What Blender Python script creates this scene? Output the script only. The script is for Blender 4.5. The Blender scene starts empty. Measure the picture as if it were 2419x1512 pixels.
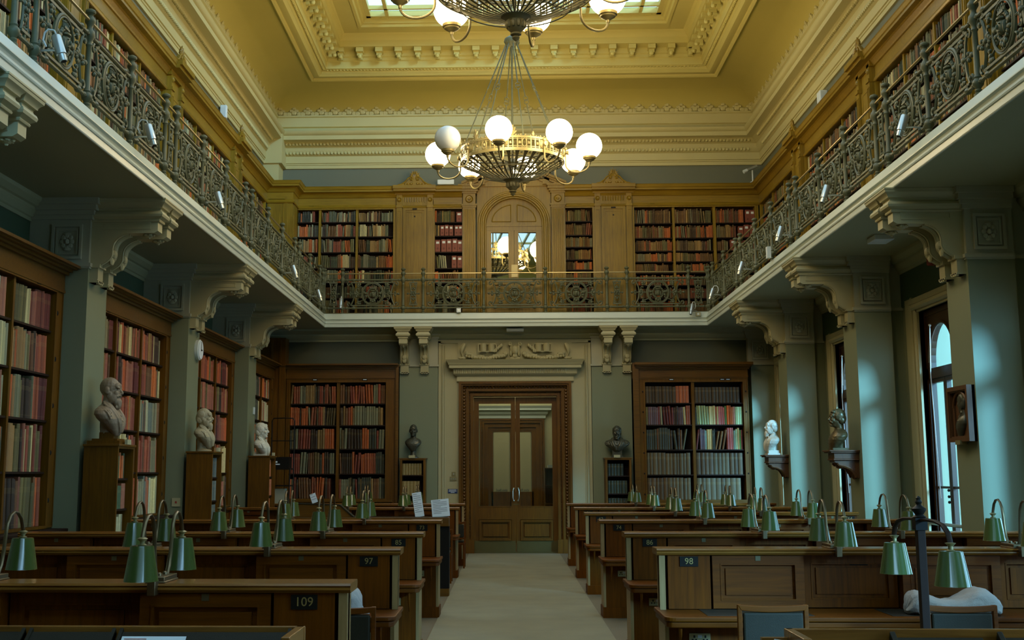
import bpy, math, random
from mathutils import Vector, Matrix, Quaternion
import numpy as np
RND = random.Random(11)
SC = bpy.context.scene
COL = SC.collection
PI = math.pi

def lin(c):
    return tuple(((v/255)/12.92 if v/255 <= .04045 else ((v/255+.055)/1.055)**2.4) for v in c)

# ------------------------------------------------------------------ mesh builder
class MB:
    def __init__(self):
        self.v = []; self.f = []; self.s = []; self.c = []; self.m = None; self.col = (1, 1, 1)
    def add(self, vs, fs, smooth=False):
        b = len(self.v)
        if self.m is not None:
            vs = [tuple(self.m @ Vector(p)) for p in vs]
        self.v.extend(vs)
        for f in fs:
            self.f.append(tuple(b+i for i in f)); self.s.append(smooth)
        return self
    def box(self, x0, x1, y0, y1, z0, z1):
        x0, x1 = min(x0, x1), max(x0, x1); y0, y1 = min(y0, y1), max(y0, y1); z0, z1 = min(z0, z1), max(z0, z1)
        v = [(x0,y0,z0),(x1,y0,z0),(x1,y1,z0),(x0,y1,z0),(x0,y0,z1),(x1,y0,z1),(x1,y1,z1),(x0,y1,z1)]
        return self.add(v, [(0,3,2,1),(4,5,6,7),(0,1,5,4),(1,2,6,5),(2,3,7,6),(3,0,4,7)])
    def prism(self, poly, axis, a, b):
        # poly in the two other axes: axis 'x' -> (y,z), 'y' -> (x,z), 'z' -> (x,y)
        n = len(poly)
        def P(p, t):
            return {'x': (t, p[0], p[1]), 'y': (p[0], t, p[1]), 'z': (p[0], p[1], t)}[axis]
        vs = [P(p, a) for p in poly] + [P(p, b) for p in poly]
        fs = [(i, (i+1) % n, n+(i+1) % n, n+i) for i in range(n)]
        fs += [tuple(range(n-1, -1, -1)), tuple(range(n, 2*n))]
        return self.add(vs, fs)
    def lathe(self, prof, n=16, c=(0, 0, 0), ax='z', a0=0, a1=None, smooth=True):
        full = a1 is None
        k = n if full else n+1
        span = 2*PI if full else a1-a0
        vs = []
        for r, h in prof:
            for i in range(k):
                t = a0+span*i/n
                p = (r*math.cos(t), r*math.sin(t), h)
                if ax == 'x': p = (h, p[0], p[1])
                elif ax == 'y': p = (p[0], h, p[1])
                vs.append((p[0]+c[0], p[1]+c[1], p[2]+c[2]))
        fs = []
        for j in range(len(prof)-1):
            for i in range(n):
                i2 = (i+1) % k if full else i+1
                fs.append((j*k+i, j*k+i2, (j+1)*k+i2, (j+1)*k+i))
        self.add(vs, fs, smooth)
        if full and prof[0] != prof[-1]:
            if prof[0][0] > 1e-4: self.add(vs[:k], [tuple(range(k-1, -1, -1))])
            if prof[-1][0] > 1e-4: self.add(vs[-k:], [tuple(range(k))])
        return self
    def tube(self, pts, r, n=6, closed=False, smooth=True, flat=None):
        pts = [Vector(p) for p in pts]; N = len(pts)
        rs = r if isinstance(r, (list, tuple)) else [r]*N
        vs = []; up = None
        for i, p in enumerate(pts):
            if closed: t = (pts[(i+1) % N]-pts[i-1])
            else: t = pts[min(i+1, N-1)]-pts[max(i-1, 0)]
            if t.length < 1e-9: t = Vector((0, 0, 1))
            t.normalize()
            if up is None:
                up = Vector((0, 0, 1)) if abs(t.z) < .9 else Vector((1, 0, 0))
                if flat is not None: up = Vector(flat)
            u = up-t*up.dot(t)
            if u.length < 1e-6: u = t.orthogonal()
            u.normalize(); w = t.cross(u); up = u
            for k in range(n):
                a = 2*PI*(k+.5)/n
                ru, rw = (rs[i], rs[i]) if not isinstance(rs[i], tuple) else rs[i]
                vs.append(tuple(p+u*ru*math.cos(a)+w*rw*math.sin(a)))
        fs = []
        M = N if closed else N-1
        for i in range(M):
            j = (i+1) % N
            for k in range(n):
                k2 = (k+1) % n
                fs.append((i*n+k, i*n+k2, j*n+k2, j*n+k))
        self.add(vs, fs, smooth and n > 4)
        if not closed:
            self.add(vs[:n], [tuple(range(n-1, -1, -1))]); self.add(vs[-n:], [tuple(range(n))])
        return self
    def ball(self, c, r, n=10, m=7):
        rx, ry, rz = r if isinstance(r, (tuple, list)) else (r, r, r)
        vs = [(c[0], c[1], c[2]-rz)]
        for j in range(1, m):
            a = -PI/2+PI*j/m
            for i in range(n):
                t = 2*PI*i/n
                vs.append((c[0]+rx*math.cos(a)*math.cos(t), c[1]+ry*math.cos(a)*math.sin(t), c[2]+rz*math.sin(a)))
        vs.append((c[0], c[1], c[2]+rz))
        fs = [(0, 1+(i+1) % n, 1+i) for i in range(n)]
        for j in range(m-2):
            for i in range(n):
                i2 = (i+1) % n
                fs.append((1+j*n+i, 1+j*n+i2, 1+(j+1)*n+i2, 1+(j+1)*n+i))
        L = len(vs)-1; b = 1+(m-2)*n
        fs += [(b+i, b+(i+1) % n, L) for i in range(n)]
        return self.add(vs, fs, True)
    def loft(self, rings, cap=True, smooth=True):
        n = len(rings[0]); vs = [p for r in rings for p in r]; fs = []
        for j in range(len(rings)-1):
            for i in range(n):
                i2 = (i+1) % n
                fs.append((j*n+i, j*n+i2, (j+1)*n+i2, (j+1)*n+i))
        if cap: fs += [tuple(range(n-1, -1, -1)), tuple((len(rings)-1)*n+i for i in range(n))]
        return self.add(vs, fs, smooth)
    def sweep(self, path, prof, closed=False, cap=True):
        # path: (x,y) points; prof: (d,z), d measured to the RIGHT of the path direction; mitred corners
        N = len(path); P = [Vector((p[0], p[1])) for p in path]; vs = []
        for i in range(N):
            a = P[i]-P[i-1] if (closed or i > 0) else None
            b = P[(i+1) % N]-P[i] if (closed or i < N-1) else None
            if a is None: a = b
            if b is None: b = a
            a = a.normalized(); b = b.normalized()
            na = Vector((a.y, -a.x)); nb = Vector((b.y, -b.x))
            m = na+nb; m = m/max(1e-6, m.dot(na))
            for d, z in prof:
                q = P[i]+m*d
                vs.append((q.x, q.y, z))
        k = len(prof); fs = []
        for i in range(N if closed else N-1):
            j = (i+1) % N
            for q in range(k-1):
                fs.append((i*k+q, j*k+q, j*k+q+1, i*k+q+1))
        self.add(vs, fs)
        if cap and not closed:
            self.add(vs[:k], [tuple(range(k))]); self.add(vs[-k:], [tuple(range(k-1, -1, -1))])
        return self
    def frame(self, x0, x1, z0, z1, w, y0, y1, ax='y'):
        # picture frame in the XZ plane (ax 'y') or the YZ plane (ax 'x')
        for a, b, c, d in ((x0, x1, z1-w, z1), (x0, x1, z0, z0+w), (x0, x0+w, z0+w, z1-w), (x1-w, x1, z0+w, z1-w)):
            if ax == 'y': self.box(a, b, y0, y1, c, d)
            else: self.box(y0, y1, a, b, c, d)
        return self
    def mesh(self, name, mat, ang=.6):
        me = bpy.data.meshes.new(name)
        me.from_pydata(self.v, [], self.f); 
        me.polygons.foreach_set('use_smooth', self.s)
        for m in (mat if isinstance(mat, (list, tuple)) else [mat]): me.materials.append(m)
        if any(self.s):
            try: me.set_sharp_from_angle(angle=ang)
            except Exception: pass
        me.update()
        return me

def obj(name, mb, mat, parent=None, loc=None, bevel=None):
    me = mb.mesh(name, mat) if isinstance(mb, MB) else mb
    o = bpy.data.objects.new(name, me); COL.objects.link(o)
    if parent is not None: o.parent = parent
    if loc is not None: o.location = loc
    if bevel:
        b = o.modifiers.new('edge', 'BEVEL'); b.width = bevel; b.segments = 2; b.limit_method = 'ANGLE'; b.angle_limit = .7
    return o
def tag(o, label, cat, group=None, kind=None):
    if label: o['label'] = label
    if cat: o['category'] = cat
    if group: o['group'] = group
    if kind: o['kind'] = kind
    return o
def thing(name, label, cat, loc=(0, 0, 0), rz=0, group=None):
    o = bpy.data.objects.new(name, None); COL.objects.link(o)
    o.location = loc; o.rotation_euler = (0, 0, rz); o.empty_display_size = .1
    return tag(o, label, cat, group)
def struct(name, mb, mat, parent=None, label=None):
    o = obj(name, mb, mat, parent)
    if parent is None:
        o['kind'] = 'structure'
        if label: o['label'] = label
    return o
def dup(root, loc, rz=None, label=None, group=None):
    r = root.copy(); COL.objects.link(r); r.location = loc
    if rz is not None: r.rotation_euler = (0, 0, rz)
    if label: r['label'] = label
    if group: r['group'] = group
    for ch in list(root.children):
        c = ch.copy(); COL.objects.link(c); c.parent = r
        for g in ch.children:
            d = g.copy(); COL.objects.link(d); d.parent = c
    return r

# ------------------------------------------------------------------ materials
def new_mat(name):
    m = bpy.data.materials.new(name); m.use_nodes = True
    nt = m.node_tree; nt.nodes.clear()
    out = nt.nodes.new('ShaderNodeOutputMaterial'); b = nt.nodes.new('ShaderNodeBsdfPrincipled')
    nt.links.new(b.outputs[0], out.inputs[0])
    return m, nt, b
def N(nt, t, **kw):
    n = nt.nodes.new(t)
    for k, v in kw.items():
        if k in n.inputs: n.inputs[k].default_value = v
        else: setattr(n, k, v)
    return n
def mixcol(nt, fac, a, b):
    n = nt.nodes.new('ShaderNodeMix'); n.data_type = 'RGBA'
    if isinstance(fac, float): n.inputs[0].default_value = fac
    else: nt.links.new(fac, n.inputs[0])
    for i, c in ((6, a), (7, b)):
        if isinstance(c, tuple): n.inputs[i].default_value = (*c[:3], 1)
        else: nt.links.new(c, n.inputs[i])
    return n.outputs[2]
def paint(name, rgb, rough=.6, var=.12, scale=3., metal=0., bump=0., spec=.5, coat=0.):
    m, nt, b = new_mat(name); c = lin(rgb)
    tc = N(nt, 'ShaderNodeTexCoord'); no = N(nt, 'ShaderNodeTexNoise', Scale=scale, Detail=5.)
    nt.links.new(tc.outputs['Object'], no.inputs['Vector'])
    dk = tuple(v*(1-var) for v in c); lt = tuple(min(1, v*(1+var)) for v in c)
    nt.links.new(mixcol(nt, no.outputs[0], dk, lt), b.inputs['Base Color'])
    b.inputs['Roughness'].default_value = rough; b.inputs['Metallic'].default_value = metal
    b.inputs['Specular IOR Level'].default_value = spec; b.inputs['Coat Weight'].default_value = coat
    if bump:
        n2 = N(nt, 'ShaderNodeTexNoise', Scale=scale*14, Detail=3.); nt.links.new(tc.outputs['Object'], n2.inputs['Vector'])
        bp = N(nt, 'ShaderNodeBump', Strength=bump, Distance=.01)
        nt.links.new(n2.outputs[0], bp.inputs['Height']); nt.links.new(bp.outputs[0], b.inputs['Normal'])
    return m
def wood(name, rgb, rgb2, rough=.4, axis='z', spec=.4, freq=1.):
    m, nt, b = new_mat(name); a, c = lin(rgb), lin(rgb2)
    tc = N(nt, 'ShaderNodeTexCoord'); mp = N(nt, 'ShaderNodeMapping')
    s = {'x': (1.2, 22, 22), 'y': (22, 1.2, 22), 'z': (22, 22, 1.2)}[axis]
    mp.inputs['Scale'].default_value = tuple(v*freq for v in s)
    nt.links.new(tc.outputs['Object'], mp.inputs[0])
    n1 = N(nt, 'ShaderNodeTexNoise', Scale=1.5, Detail=8., Roughness=.65, Distortion=.6); nt.links.new(mp.outputs[0], n1.inputs['Vector'])
    n2 = N(nt, 'ShaderNodeTexNoise', Scale=1.1, Detail=2.); nt.links.new(tc.outputs['Object'], n2.inputs['Vector'])
    mx = N(nt, 'ShaderNodeMath', operation='MULTIPLY_ADD'); mx.inputs[1].default_value = .6
    nt.links.new(n1.outputs[0], mx.inputs[0])
    m2 = N(nt, 'ShaderNodeMath', operation='MULTIPLY'); m2.inputs[1].default_value = .4
    nt.links.new(n2.outputs[0], m2.inputs[0]); nt.links.new(m2.outputs[0], mx.inputs[2])
    rp = N(nt, 'ShaderNodeMapRange'); rp.inputs[1].default_value = .32; rp.inputs[2].default_value = .68
    nt.links.new(mx.outputs[0], rp.inputs[0])
    nt.links.new(mixcol(nt, rp.outputs[0], a, c), b.inputs['Base Color'])
    b.inputs['Roughness'].default_value = rough; b.inputs['Specular IOR Level'].default_value = spec
    bp = N(nt, 'ShaderNodeBump', Strength=.12, Distance=.004)
    nt.links.new(n1.outputs[0], bp.inputs['Height']); nt.links.new(bp.outputs[0], b.inputs['Normal'])
    return m
def emit(name, rgb, st):
    m, nt, b = new_mat(name)
    b.inputs['Base Color'].default_value = (.8, .8, .8, 1)
    b.inputs['Emission Color'].default_value = (*lin(rgb), 1); b.inputs['Emission Strength'].default_value = st
    return m
def glassy(name, tint, gloss=.05, rough=.02):
    m = bpy.data.materials.new(name); m.use_nodes = True; nt = m.node_tree; nt.nodes.clear()
    out = nt.nodes.new('ShaderNodeOutputMaterial')
    t = nt.nodes.new('ShaderNodeBsdfTransparent'); t.inputs[0].default_value = (*lin(tint), 1)
    g = nt.nodes.new('ShaderNodeBsdfGlossy'); g.inputs['Roughness'].default_value = rough
    mx = nt.nodes.new('ShaderNodeMixShader'); mx.inputs[0].default_value = gloss
    nt.links.new(t.outputs[0], mx.inputs[1]); nt.links.new(g.outputs[0], mx.inputs[2])
    nt.links.new(mx.outputs[0], out.inputs[0])
    return m
def book_mat(name, attr):
    # cloth and leather bindings; the colour belongs to each book, alpha / height gives the tooled bands
    m, nt, b = new_mat(name)
    tc = N(nt, 'ShaderNodeTexCoord')
    if attr:
        at = N(nt, 'ShaderNodeVertexColor', layer_name='Col'); col = at.outputs[0]; h = at.outputs[1]
    else:
        oi = N(nt, 'ShaderNodeObjectInfo'); col = oi.outputs['Color']
        sp = N(nt, 'ShaderNodeSeparateXYZ'); nt.links.new(tc.outputs['Generated'], sp.inputs[0]); h = sp.outputs['Z']
    cr = N(nt, 'ShaderNodeValToRGB'); cr.color_ramp.interpolation = 'CONSTANT'
    el = cr.color_ramp.elements; el[0].position = 0; el[0].color = (0, 0, 0, 1); el[1].position = .07; el[1].color = (.4, .4, .4, 1)
    for p, v in ((.08, 0), (.70, .5), (.706, .22), (.80, .5), (.806, 0), (.93, .4), (.937, 0)):
        e = el.new(p); e.color = (v, v, v, 1)
    nt.links.new(h, cr.inputs[0])
    no = N(nt, 'ShaderNodeTexNoise', Scale=30., Detail=4.); nt.links.new(tc.outputs['Object'], no.inputs['Vector'])
    hs = N(nt, 'ShaderNodeHueSaturation'); nt.links.new(col, hs.inputs['Color'])
    mr = N(nt, 'ShaderNodeMapRange'); mr.inputs[3].default_value = .75; mr.inputs[4].default_value = 1.2
    nt.links.new(no.outputs[0], mr.inputs[0]); nt.links.new(mr.outputs[0], hs.inputs['Value'])
    fac = N(nt, 'ShaderNodeMath', operation='MULTIPLY'); fac.inputs[1].default_value = .28
    nt.links.new(cr.outputs[0], fac.inputs[0])
    nt.links.new(mixcol(nt, fac.outputs[0], hs.outputs[0], lin((205, 175, 110))), b.inputs['Base Color'])
    b.inputs['Roughness'].default_value = .55; b.inputs['Specular IOR Level'].default_value = .3
    return m

M = {}
M['wall'] = paint('sage wall paint', (122, 127, 97), .55, .07, 1.2)
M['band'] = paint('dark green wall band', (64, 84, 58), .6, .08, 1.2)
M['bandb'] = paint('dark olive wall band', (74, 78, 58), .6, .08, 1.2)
M['upper'] = paint('grey green upper wall paint', (104, 106, 84), .6, .06, 1.5)
M['soffit'] = paint('grey green soffit paint', (158, 158, 122), .6, .05, .8)
M['stone'] = paint('cream painted stone', (172, 164, 124), .55, .07, 2.)
M['fascia'] = paint('worn white gloss paint', (196, 204, 188), .35, .06, 4.)
M['cornice'] = paint('cream cornice paint', (190, 178, 120), .55, .05, 3.)
M['ceil'] = paint('ochre ceiling distemper', (180, 164, 82), .7, .09, .9)
M['ring'] = paint('yellow cream ceiling mouldings', (196, 182, 104), .6, .06, 2.)
M['oak'] = wood('golden oak', (112, 86, 16), (162, 128, 32), .36)
M['oakx'] = wood('golden oak lengthwise', (112, 86, 16), (158, 124, 30), .36, 'x')
M['oaky'] = wood('golden oak lengthwise side', (112, 86, 16), (158, 124, 30), .36, 'y')
M['brown'] = wood('brown oak', (74, 45, 3), (118, 77, 9), .4, 'z', .3)
M['brownx'] = wood('brown oak lengthwise', (74, 45, 3), (114, 75, 9), .36, 'x')
M['browny'] = wood('brown oak lengthwise side', (74, 45, 3), (114, 75, 9), .36, 'y')
M['desk'] = wood('desk mahogany', (66, 30, 0), (112, 57, 2), .5, 'z', .1)
M['deskx'] = wood('desk mahogany lengthwise', (68, 31, 0), (112, 58, 2), .46, 'x', .14)
M['cap'] = wood('worn polished desk rail', (96, 56, 14), (146, 96, 36), .25, 'x', .5)
M['edge'] = wood('worn pale desk edge', (122, 92, 50), (160, 128, 80), .4)
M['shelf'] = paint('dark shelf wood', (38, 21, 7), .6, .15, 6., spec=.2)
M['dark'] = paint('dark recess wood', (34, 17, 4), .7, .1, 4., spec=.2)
M['leather'] = paint('black green leather', (38, 33, 19), .6, .15, 20., bump=.15, spec=.2)
M['pad'] = paint('desk leather', (46, 40, 28), .55, .12, 14., spec=.25)
M['iron'] = paint('painted cast iron', (92, 94, 68), .5, .12, 8., spec=.4)
M['brassrail'] = paint('polished brass rail', (186, 168, 120), .3, .05, 3., metal=.85)
M['bronze'] = paint('aged bronze', (104, 94, 66), .38, .12, 12., metal=.7)
M['lampmetal'] = paint('dull bronze lamp metal', (112, 94, 66), .35, .15, 12., metal=.75)
M['shade'] = paint('green enamel', (58, 74, 28), .2, .05, 8., spec=.7, coat=.4)
M['shadein'] = paint('cream enamel', (196, 190, 160), .4, .03, 8.)
M['chand'] = paint('gilt bronze', (134, 122, 78), .42, .12, 9., metal=.3)
M['chandd'] = paint('dark bronze', (112, 104, 70), .45, .12, 9., metal=.25)
M['globe'] = emit('lit opal globe', (255, 228, 176), 17.)
M['globeoff'] = paint('unlit opal glass', (222, 226, 224), .22, .02, 3.)
M['silver'] = paint('brushed silver', (190, 196, 192), .28, .04, 5., metal=.75)
M['white'] = paint('white plastic', (216, 222, 218), .4, .03, 5.)
M['paper'] = paint('white paper', (216, 224, 226), .7, .02, 5.)
M['ink'] = paint('printed ink', (80, 84, 88), .7, .02, 5.)
M['gold'] = paint('gold leaf numerals', (150, 124, 66), .45, .05, 9., metal=.2)
M['plate'] = paint('brass plate', (150, 138, 96), .38, .08, 9., metal=.5)
M['black'] = paint('black lacquer', (20, 16, 9), .5, .05, 5., spec=.2)
M['numplate'] = paint('black number plate', (24, 19, 10), .7, .05, 5., spec=.15)
M['blue'] = paint('blue sign enamel', (46, 62, 108), .4, .03, 5.)
M['red'] = paint('red plastic', (150, 44, 30), .4, .04, 5.)
M['cloth'] = paint('pale grey canvas', (172, 166, 158), .8, .06, 9., bump=.3)
M['marble'] = paint('white marble', (206, 200, 178), .4, .07, 5.)
M['plaster'] = paint('buff plaster', (164, 150, 116), .55, .08, 6.)
M['terra'] = paint('brown terracotta', (136, 116, 90), .5, .12, 8.)
M['bust'] = paint('dark bronze bust', (74, 72, 56), .38, .15, 8., metal=.4)
M['bustg'] = paint('brown gilt bronze bust', (92, 78, 48), .36, .18, 8., metal=.4)
M['carve'] = wood('dark carved wood', (66, 40, 18), (104, 66, 34), .4)
M['frame'] = wood('dark window oak', (40, 24, 10), (72, 46, 20), .35)
M['floor'] = paint('grey brown floor carpet', (104, 92, 68), .85, .12, 3., bump=.2)
M['aisle'] = paint('worn beige aisle carpet', (128, 120, 92), .85, .24, 2.2, bump=.2)
M['kick'] = paint('dull brass kick plate', (92, 80, 38), .45, .12, 6., metal=.4)
M['copper'] = paint('bright handle metal', (206, 200, 180), .25, .03, 6., metal=.8)
M['mirror'] = paint('mirror glass', (206, 206, 196), .015, .0, 1., metal=1.)
M['glass'] = glassy('window glass', (238, 246, 246))
M['sky'] = glassy('skylight glass', (192, 186, 182))
M['facade'] = paint('pale exterior stone', (150, 128, 122), .8, .06, 3.)
M['facade2'] = paint('carved exterior stone', (128, 96, 86), .8, .1, 5.)
M['book'] = book_mat('book binding', False)
M['books'] = book_mat('book bindings', True)
M['page'] = paint('book pages', (190, 176, 138), .8, .08, 40.)
M['boxfile'] = paint('red brown box file', (132, 66, 40), .6, .08, 12.)
M['label'] = paint('white spine label', (224, 224, 212), .6, .02, 9.)
# ------------------------------------------------------------------ room dimensions (metres, z up, +y towards the far door)
XL, XR = -5.3, 5.6            # lower side walls
YB = 25.5                     # far wall
XC = .175                     # middle of the room
PIERS_L = [0.2, 4.45, 8.75, 13.0, 17.25, 21.4]      # near face of each left pier
PIERS_R = [0.1, 4.3, 8.55, 12.81, 17.0, 21.28]
GZ0, GZ1 = 4.65, 4.93         # gallery underside and top
GL, GR, GB = -3.80, 4.17, 24.9

def floor():
    b = MB(); b.box(-5.6, 6.0, -4.2, 31.5, -.1, 0); struct('floor', b, M['floor'])
    b = MB(); b.box(-.80, 1.06, -1.0, 25.3, 0, .006)
    tag(obj('carpet', b, M['aisle']), 'worn pale beige aisle carpet running to the far double door', 'carpet')
floor()

def walls():
    b = MB(); b.box(XL-.3, XL, -4, YB+.3, 0, 4.7); b.box(XL-.3, -5.2, -4, YB+.3, 4.7, 10)
    struct('wall_left', b, M['wall'])
    b = MB(); b.box(XL-.3, XR+.4, -4.3, -4, 0, 10); struct('wall_front', b, M['wall'])
    # far wall with the door opening
    b = MB()
    b.box(XL-.3, -.72, YB, YB+.3, 0, 4.7); b.box(1.05, XR+.4, YB, YB+.3, 0, 4.7); b.box(-.72, 1.05, YB, YB+.3, 3.24, 4.7)
    b.box(XL-.3, XR+.4, YB, YB+.3, 4.7, 10)
    struct('wall_back', b, M['wall'])
    # right wall with window openings between the piers
    b = MB()
    cs = [(PIERS_R[i]+.64+PIERS_R[i+1])/2 for i in range(len(PIERS_R)-1)]+[(PIERS_R[-1]+.64+YB)/2]
    ys = -4
    for c in cs:
        b.box(XR, XR+.4, ys, c-1.2, 0, 4.7); b.box(XR, XR+.4, c-1.2, c+1.2, 0, .5); b.box(XR, XR+.4, c-1.2, c+1.2, 3.78, 4.7)
        ys = c+1.2
    b.box(XR, XR+.4, ys, YB+.3, 0, 4.7); b.box(5.55, XR+.4, -4, YB+.3, 4.7, 10)
    struct('wall_right', b, M['wall'])
    # painted upper bands
    b = MB(); b.box(-5.2, -5.19, -4, YB, 7.6, 8.25); b.box(5.54, 5.55, -4, YB, 7.6, 8.25); b.box(-5.2, 5.55, YB-.01, YB, 7.6, 8.25)
    struct('trim_1', b, M['upper'], label='grey green painted frieze above the gallery bookcases')
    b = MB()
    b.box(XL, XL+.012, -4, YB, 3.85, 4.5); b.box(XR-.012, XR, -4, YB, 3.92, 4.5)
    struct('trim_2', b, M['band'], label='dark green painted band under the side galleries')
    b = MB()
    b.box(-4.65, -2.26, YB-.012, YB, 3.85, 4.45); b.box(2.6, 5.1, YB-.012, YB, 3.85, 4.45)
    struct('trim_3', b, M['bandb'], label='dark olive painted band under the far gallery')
    return cs
BAYS_R = walls()

def windows():
    for n, c in enumerate(BAYS_R):
        if c < 5: continue
        b = MB()
        x0, x1 = XR+.06, XR+.16
        b.frame(c-1.2, c+1.2, .5, 3.78, .07, x0, x1, 'x')
        b.box(x0, x1, c-.07, c+.07, .5, 3.78)
        b.box(x0, x1, c-1.2, c+1.2, 2.86, 3.0)
        for s in (-1, 1):
            m = c+s*.6
            # spandrel with the arched head
            pts = []
            for i in range(17):
                a = PI*i/16
                pts.append((m+.47*math.cos(a), 3.08+.5*math.sin(a)))
            poly = [(m+.56, 3.0), (m+.56, 3.74), (m-.56, 3.74), (m-.56, 3.0), (m-.47, 3.0)] + pts[::-1]+[(m+.47, 3.0)]
            # as quads strips
            for i in range(16):
                (a0, z0), (a1, z1) = pts[i], pts[i+1]
                b.prism([(a0, z0), (a1, z1), (a1, 3.74), (a0, 3.74)], 'x', x0+.01, x1-.01)
            for e in (-1, 1): b.box(x0+.01, x1-.01, m+e*.47, m+e*.56, 3.0, 3.74)
            b.tube([(x0, p[0], p[1]) for p in pts], .022, 6)
            # casement pair
            for e in (-1, 1):
                q = m+e*.275
                b.frame(q-.27, q+.27, .56, 2.86, .055, x0+.02, x1-.02, 'x')
                b.box(x0+.03, x1-.03, q-.26, q+.26, 1.42, 1.45)
        w = struct('window_%d' % (n+1), b, M['frame'])
        g = MB(); g.box(XR+.105, XR+.111, c-1.18, c+1.18, .52, 3.76); obj('pane', g, M['glass'], w)
        g = MB(); g.box(XR-.02, XR+.42, c-1.25, c+1.25, .44, .5); obj('sill', g, M['stone'], w)
        g = MB(); g.tube([(XR-.03, c-1.15, .97), (XR-.03, c+1.2, .97)], .022, 8)
        for y in (c-1.1, c+1.12): g.tube([(XR-.03, y, .97), (XR+.06, y, .97)], .014, 6)
        obj('guard_rail', g, M['silver'], w)
        g = MB(); g.tube([(XR-.01, c+.78, 3.55), (XR-.05, c+.74, 2.9), (XR-.04, c+.72, 2.2), (XR-.02, c+.72, 1.3)], .007, 5)
        g.ball((XR-.01, c+.78, 3.55), .02, 6, 4); obj('blind_cord', g, M['white'], w)
        g = MB()
        for z in (1.25, 1.32, 1.4): g.ball((XR+.05, c+.62, z), .02, 6, 4)
        obj('espagnolette_handle', g, M['black'], w)
        # cream architrave
        g = MB()
        for e in (-1, 1):
            y0 = c+e*1.2
            g.box(XR-.03, XR+.06, y0, y0+e*.14, 0, 3.98); g.box(XR-.05, XR, y0+e*.14, y0+e*.2, 0, 4.0)
            g.box(XR-.02, XR, y0+e*.2, y0+e*.5, 0, 4.0); g.tube([(XR-.02, y0+e*.07, 0), (XR-.02, y0+e*.07, 3.9)], .035, 8)
        g.box(XR-.03, XR+.06, c-1.34, c+1.34, 3.78, 3.9); g.box(XR-.07, XR, c-1.4, c+1.4, 3.9, 3.97)
        g.tube([(XR-.04, c-1.3, 3.86), (XR-.04, c+1.3, 3.86)], .05, 8)
        obj('architrave', g, M['stone'], w)
windows()

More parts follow.
